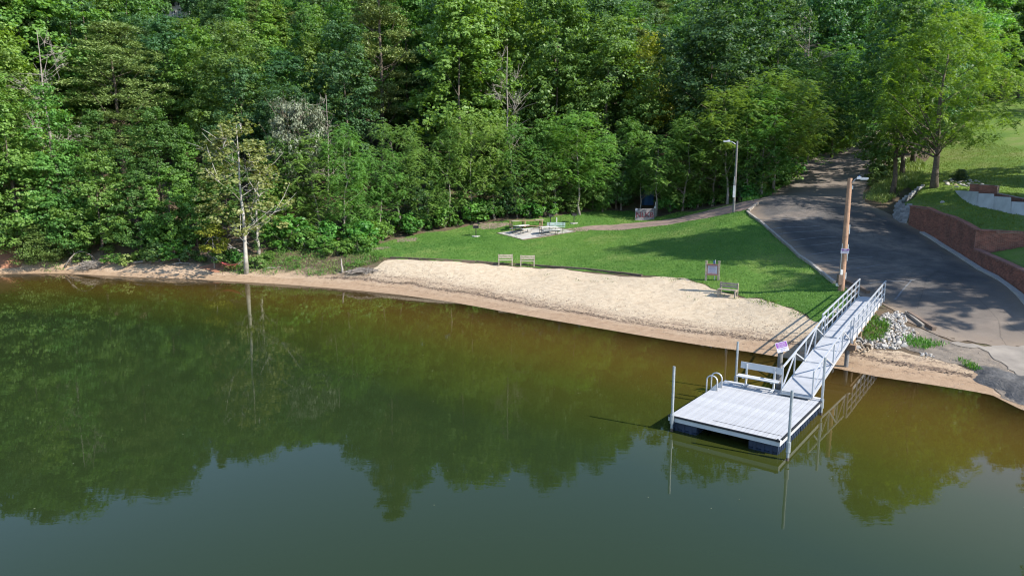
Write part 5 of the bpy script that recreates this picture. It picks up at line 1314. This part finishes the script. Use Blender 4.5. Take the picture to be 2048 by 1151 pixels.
rp5 = poly_px([(1886,366),(1900,358),(1940,362),(1962,364),(1966,372),(1940,374),(1915,380),(1900,380)]); e = tag(empty('rock_bed', G(1920, 372)), 'bed of pale rocks round the clipped boxwood', 'stones'); stones(e, rp5, 46, .12, .34, 7, .3)
q = G(1885, 406); e = tag(link('stone', STP[2], None, None, q + (0,0,.06)), 'single white stone on the shaded terrace lawn', 'stone'); e.scale = (.22,.22,.22)
# broken asphalt lump at the water by the ramp
lm = MB(); gx, gy = 34, 26; c_ = G(2030, 775); vs_, fs = [], []
for j in range(gy):
    for i in range(gx):
        u_, v_ = i / (gx - 1) * 2 - 1, j / (gy - 1) * 2 - 1; rr = math.hypot(u_, v_)
        ed = 1 + .18 * math.sin(3 * math.atan2(v_, u_) + 1) + .10 * math.sin(7 * math.atan2(v_, u_))
        x_, y_ = c_[0] + .75 + u_ * 2.3 + v_ * .5, c_[1] - .45 + v_ * 2.7 - u_ * .6
        hgt = .42 * max(0, 1 - (rr / ed) ** 3) + .05 * math.sin(9 * u_ + 4 * v_) * math.sin(8 * v_) + .04 * math.sin(21 * u_) * math.sin(17 * v_ + 3 * u_)
        vs_.append((x_, y_, hz(x_, y_) + hgt - .10))
for j in range(gy - 1):
    for i in range(gx - 1): a = j * gx + i; fs.append((a, a + 1, a + gx + 1, a + gx))
lm.add(vs_, fs); o = lm.build('asphalt_lump', 'asphalt_lump', None, c_, smooth=True, loc=c_); tag(o, 'dark lumpy mound of broken asphalt at the waterline by the ramp', 'rubble')

# ------------------------------------------------------------------ left shore: hammock, dead wood, brush
ha, hb_ = G(429, 536) + np.array([.06, -.1, 1.05]), G(493, 546) + np.array([-.2, -.1, 1.15]); he = tag(empty('hammock', ha), 'red and white hammock slung between two trees at the shore', 'hammock')
def hp(t): p = ha + (hb_ - ha) * t; p[2] -= .62 * math.sin(math.pi * t) ** .8; return p - ha
for nm, t0, t1, mt, w in (('rope', 0, .16, 'hammock_white', .05), ('fabric', .16, .84, 'hammock_red', .5), ('rope', .84, 1, 'hammock_white', .05)):
    tsx = np.linspace(t0, t1, 12); mb = MB(); vs_, fs = [], []
    for t in tsx:
        ww = w * (1 if nm == 'rope' else (.25 + .75 * math.sin(math.pi * (t - .12) / .76)))
        for sg_ in (-1, -.5, 0, .5, 1): p = hp(t) + np.array([.1, .5, 0]) * ww * sg_ + np.array([0, 0, .22 * ww * sg_ * sg_]); vs_.append(p)
    n5 = 5; vs_ += [p - np.array([0, 0, .025]) for p in vs_]; m0 = len(tsx) * n5
    for k in range(len(tsx) - 1):
        for j in range(4): a = k * n5 + j; fs += [(a, a + 1, a + n5 + 1, a + n5), (m0 + a, m0 + a + n5, m0 + a + n5 + 1, m0 + a + 1)]
        for j in (0, 4): a = k * n5 + j; fs.append((a, a + n5, m0 + a + n5, m0 + a))
    mb.add(vs_, fs).build(nm, mt, he, smooth=False)
def dead_branch(px, py, L_, ang, rise, r0, label, seed, arch=.3, twigs=8, mat='bark_dead', cat='branch'):
    r_ = np.random.default_rng(seed); q = G(px, py); e = tag(empty('dead_branch', q), label, cat)
    d = np.array([math.cos(ang), math.sin(ang), rise]); n_s = 7; P0 = []
    for k in range(n_s): t = k / (n_s - 1); p = d * L_ * t + np.array([0, 0, arch * L_ * math.sin(math.pi * t) + .08]) + r_.normal(size=3) * .04 * L_ * (k > 0) * .5; P0.append(p)
    MB().tube(P0, [r0 * (1 - .7 * k / (n_s - 1)) for k in range(n_s)], 7).build('limb', mat, e, smooth=True)
    tw = MB()
    for k in range(twigs):
        p = P0[int(r_.integers(1, n_s))]; e_ = p + r_.normal(size=3) * np.array([.8, .6, .5]) * L_ * .28
        tw.tube([p, (p + e_) / 2 + r_.normal(size=3) * .06 * L_, e_], [r0 * .4, r0 * .26, r0 * .1], 5)
    if twigs: tw.build('twigs', mat, e, smooth=True)
dead_branch(130, 536, 2.6, .35, .25, .09, 'pale arching dead branch at the left waterline', 1, .42)
dead_branch(135, 541, 1.8, .15, .12, .06, 'thin pale branch lying below the arching one', 2, .1, 3)
dead_branch(262, 528, 2.6, -.10, .05, .13, 'grey driftwood log on the left bank', 3, .06, 6)
dead_branch(300, 524, 2.9, -.05, .08, .10, 'second driftwood log right of the grey one', 4, .04, 7)
dead_branch(345, 530, 1.9, .1, .03, .07, 'slim driftwood stick nearest the hammock', 5, .05, 3)
dead_branch(528, 541, 1.6, .12, .04, .07, 'pale stick lying on the weedy bank right of the hammock tree', 6, .1, 1)
dead_branch(290, 462, 2.6, 2.9, .45, .05, 'bare grey branch sticking out over the left bank', 7, .1, 16)
dead_branch(484, 505, 5.2, 2.85, .35, .06, 'long bare limb reaching left behind the hammock', 8, .05, 12, 'bark_pale')
dead_branch(685, 546, .9, 1.9, 1.2, .10, 'short weathered stump leaning at the edge of the bank', 9, .02, 0, cat='stump')
def brush(px, py, w, h, n, label, seed, mat='bark_dead'):
    r_ = np.random.default_rng(seed); q = G(px, py); mb = MB()
    for k in range(n):
        a = r_.uniform(0, 3.14); p = np.array([r_.normal(0, w * .38), r_.normal(0, w * .22), 0]); p[2] = h * max(0, 1 - (p[0] / w) ** 2 - (p[1] / w * 1.6) ** 2) * r_.uniform(.2, 1) + .03
        d = np.array([math.cos(a), math.sin(a), r_.normal(0, .2)]) * r_.uniform(.25, .7); mb.tube([p - d * .5, p + r_.normal(size=3) * .04, p + d * .5], [.018, .014, .006], 4, False)
    o = mb.build('brush_pile', mat, None, (0,0,0), loc=q); tag(o, label, 'brush pile')
brush(182, 537, 1.6, .7, 420, 'heap of grey twigs on the left shore by the arching branch', 1)
brush(728, 545, 1.7, .35, 380, 'flat heap of grey brush where bank meets sand', 2)
brush(722, 489, 1.0, .8, 260, 'brown brush pile among shrubs left of the lawn', 3, 'leaf_brown')
clay = poly_px([(1,470),(18,474),(34,492),(46,522),(40,536),(1,538)]); clay = np.array(list(clay) + [np.array([-54., 60.]), np.array([-54., 66.])])
sheet('clay_bank', sdf(clay, GX, GY) + wob(GX, GY, .2), .03, 'dirt_red')
clay2 = poly_px([(398,534),(420,528),(452,526),(478,532),(470,543),(420,544)]); sheet('clay_bank', sdf(clay2, GX, GY) + wob(GX, GY, .2), .02, 'dirt_red')
bare = [poly_px(p) for p in ([(1120,462),(1150,455),(1190,457),(1170,464)], [(950,447),(1005,445),(1030,450),(990,458),(945,456)], [(790,478),(830,476),(835,481),(800,485)], [(735,497),(760,494),(790,495),(765,499)])]
for b in bare: sheet('bare_patch', sdf(b, GX, GY) + wob(GX, GY, .25), .028, 'path_gravel')
# floating petals and seeds
r = np.random.default_rng(21); n = 150; x = r.uniform(-28, 16, n); y = r.uniform(17, 52, n); k = sdf(land_poly, x, y) < -.5; x, y = x[k], y[k]
V = leaf_quads(np.stack([x, y, np.full(len(x), .006)], 1), np.tile([0, 0, 1.0], (len(x), 1)), r.uniform(.03, .07, len(x)), .035, r); o = link('floating_leaves', quads_mesh('floating_leaves', V), 'leaf_grey'); tag(o, 'tiny pale leaves floating on the lake', 'leaves', kind='stuff')

# ------------------------------------------------------------------ house high on the hill, gate at the far end of the road
q = PD(338, 8, 176); gz = hz(q[0], q[1]); hh = tag(empty('house', (q[0], q[1], gz), -.35), 'white house glimpsed above the trees at the top left', 'house'); ht = q[2] - gz + 1.5
MB().box((0, 4, ht / 2 - .5), (11, 8, ht + 1)).build('wall', 'house_white', hh)
MB().add([(-6,-.6,ht),(6,-.6,ht),(6,8.6,ht),(-6,8.6,ht),(-6,4,ht+3),(6,4,ht+3)], [(0,1,5,4),(2,3,4,5),(0,4,3),(1,2,5),(0,3,2,1)]).build('roof', 'house_roof', hh)
for x_ in (-3.4, -1.3, 1.3, 3.4):
    for zz in (ht - 1.3, ht - 4.3):
        w_ = MB().box((x_, -.03, zz), (1.3, .10, 1.9)).build('window', 'window_glass', hh)
        fr_ = MB()
        for sx in (-.68, 0, .68): fr_.box((x_ + sx, -.10, zz), (.12, .08, 2.1))
        for sz in (-.98, .3, .98): fr_.box((x_, -.115, zz + sz), (1.5, .06, .12))
        fr_.build('frame', 'house_white', w_)
q = PD(1764, 246, float(gA(1764, 249)[1])); e = tag(empty('utility_cabinet', (q[0], q[1], hz(q[0], q[1]))), 'small pale box at the far end of the road', 'cabinet'); MB().box((0,0,.8), (.55,.5,1.7)).build('cabinet', 'white_paint', e); MB().box((0,0,1.7), (.65,.6,.08)).build('lid', 'galvanized', e)
q = gA(1778, 250); e = tag(empty('road_gate', (q[0], q[1], hz(q[0], q[1]))), 'pale bar gate across the far end of the road', 'gate')
for k, zz in enumerate((.45, .8, 1.15)): MB().tube([(-.8, 0, zz), (2.4, .3, zz)], .05, 6).build('bar', 'galvanized', e)
for x_ in (-.8, 2.4): MB().tube([(x_, 0, -.2), (x_, 0, 1.4)], .08, 8).build('post', 'galvanized', e)
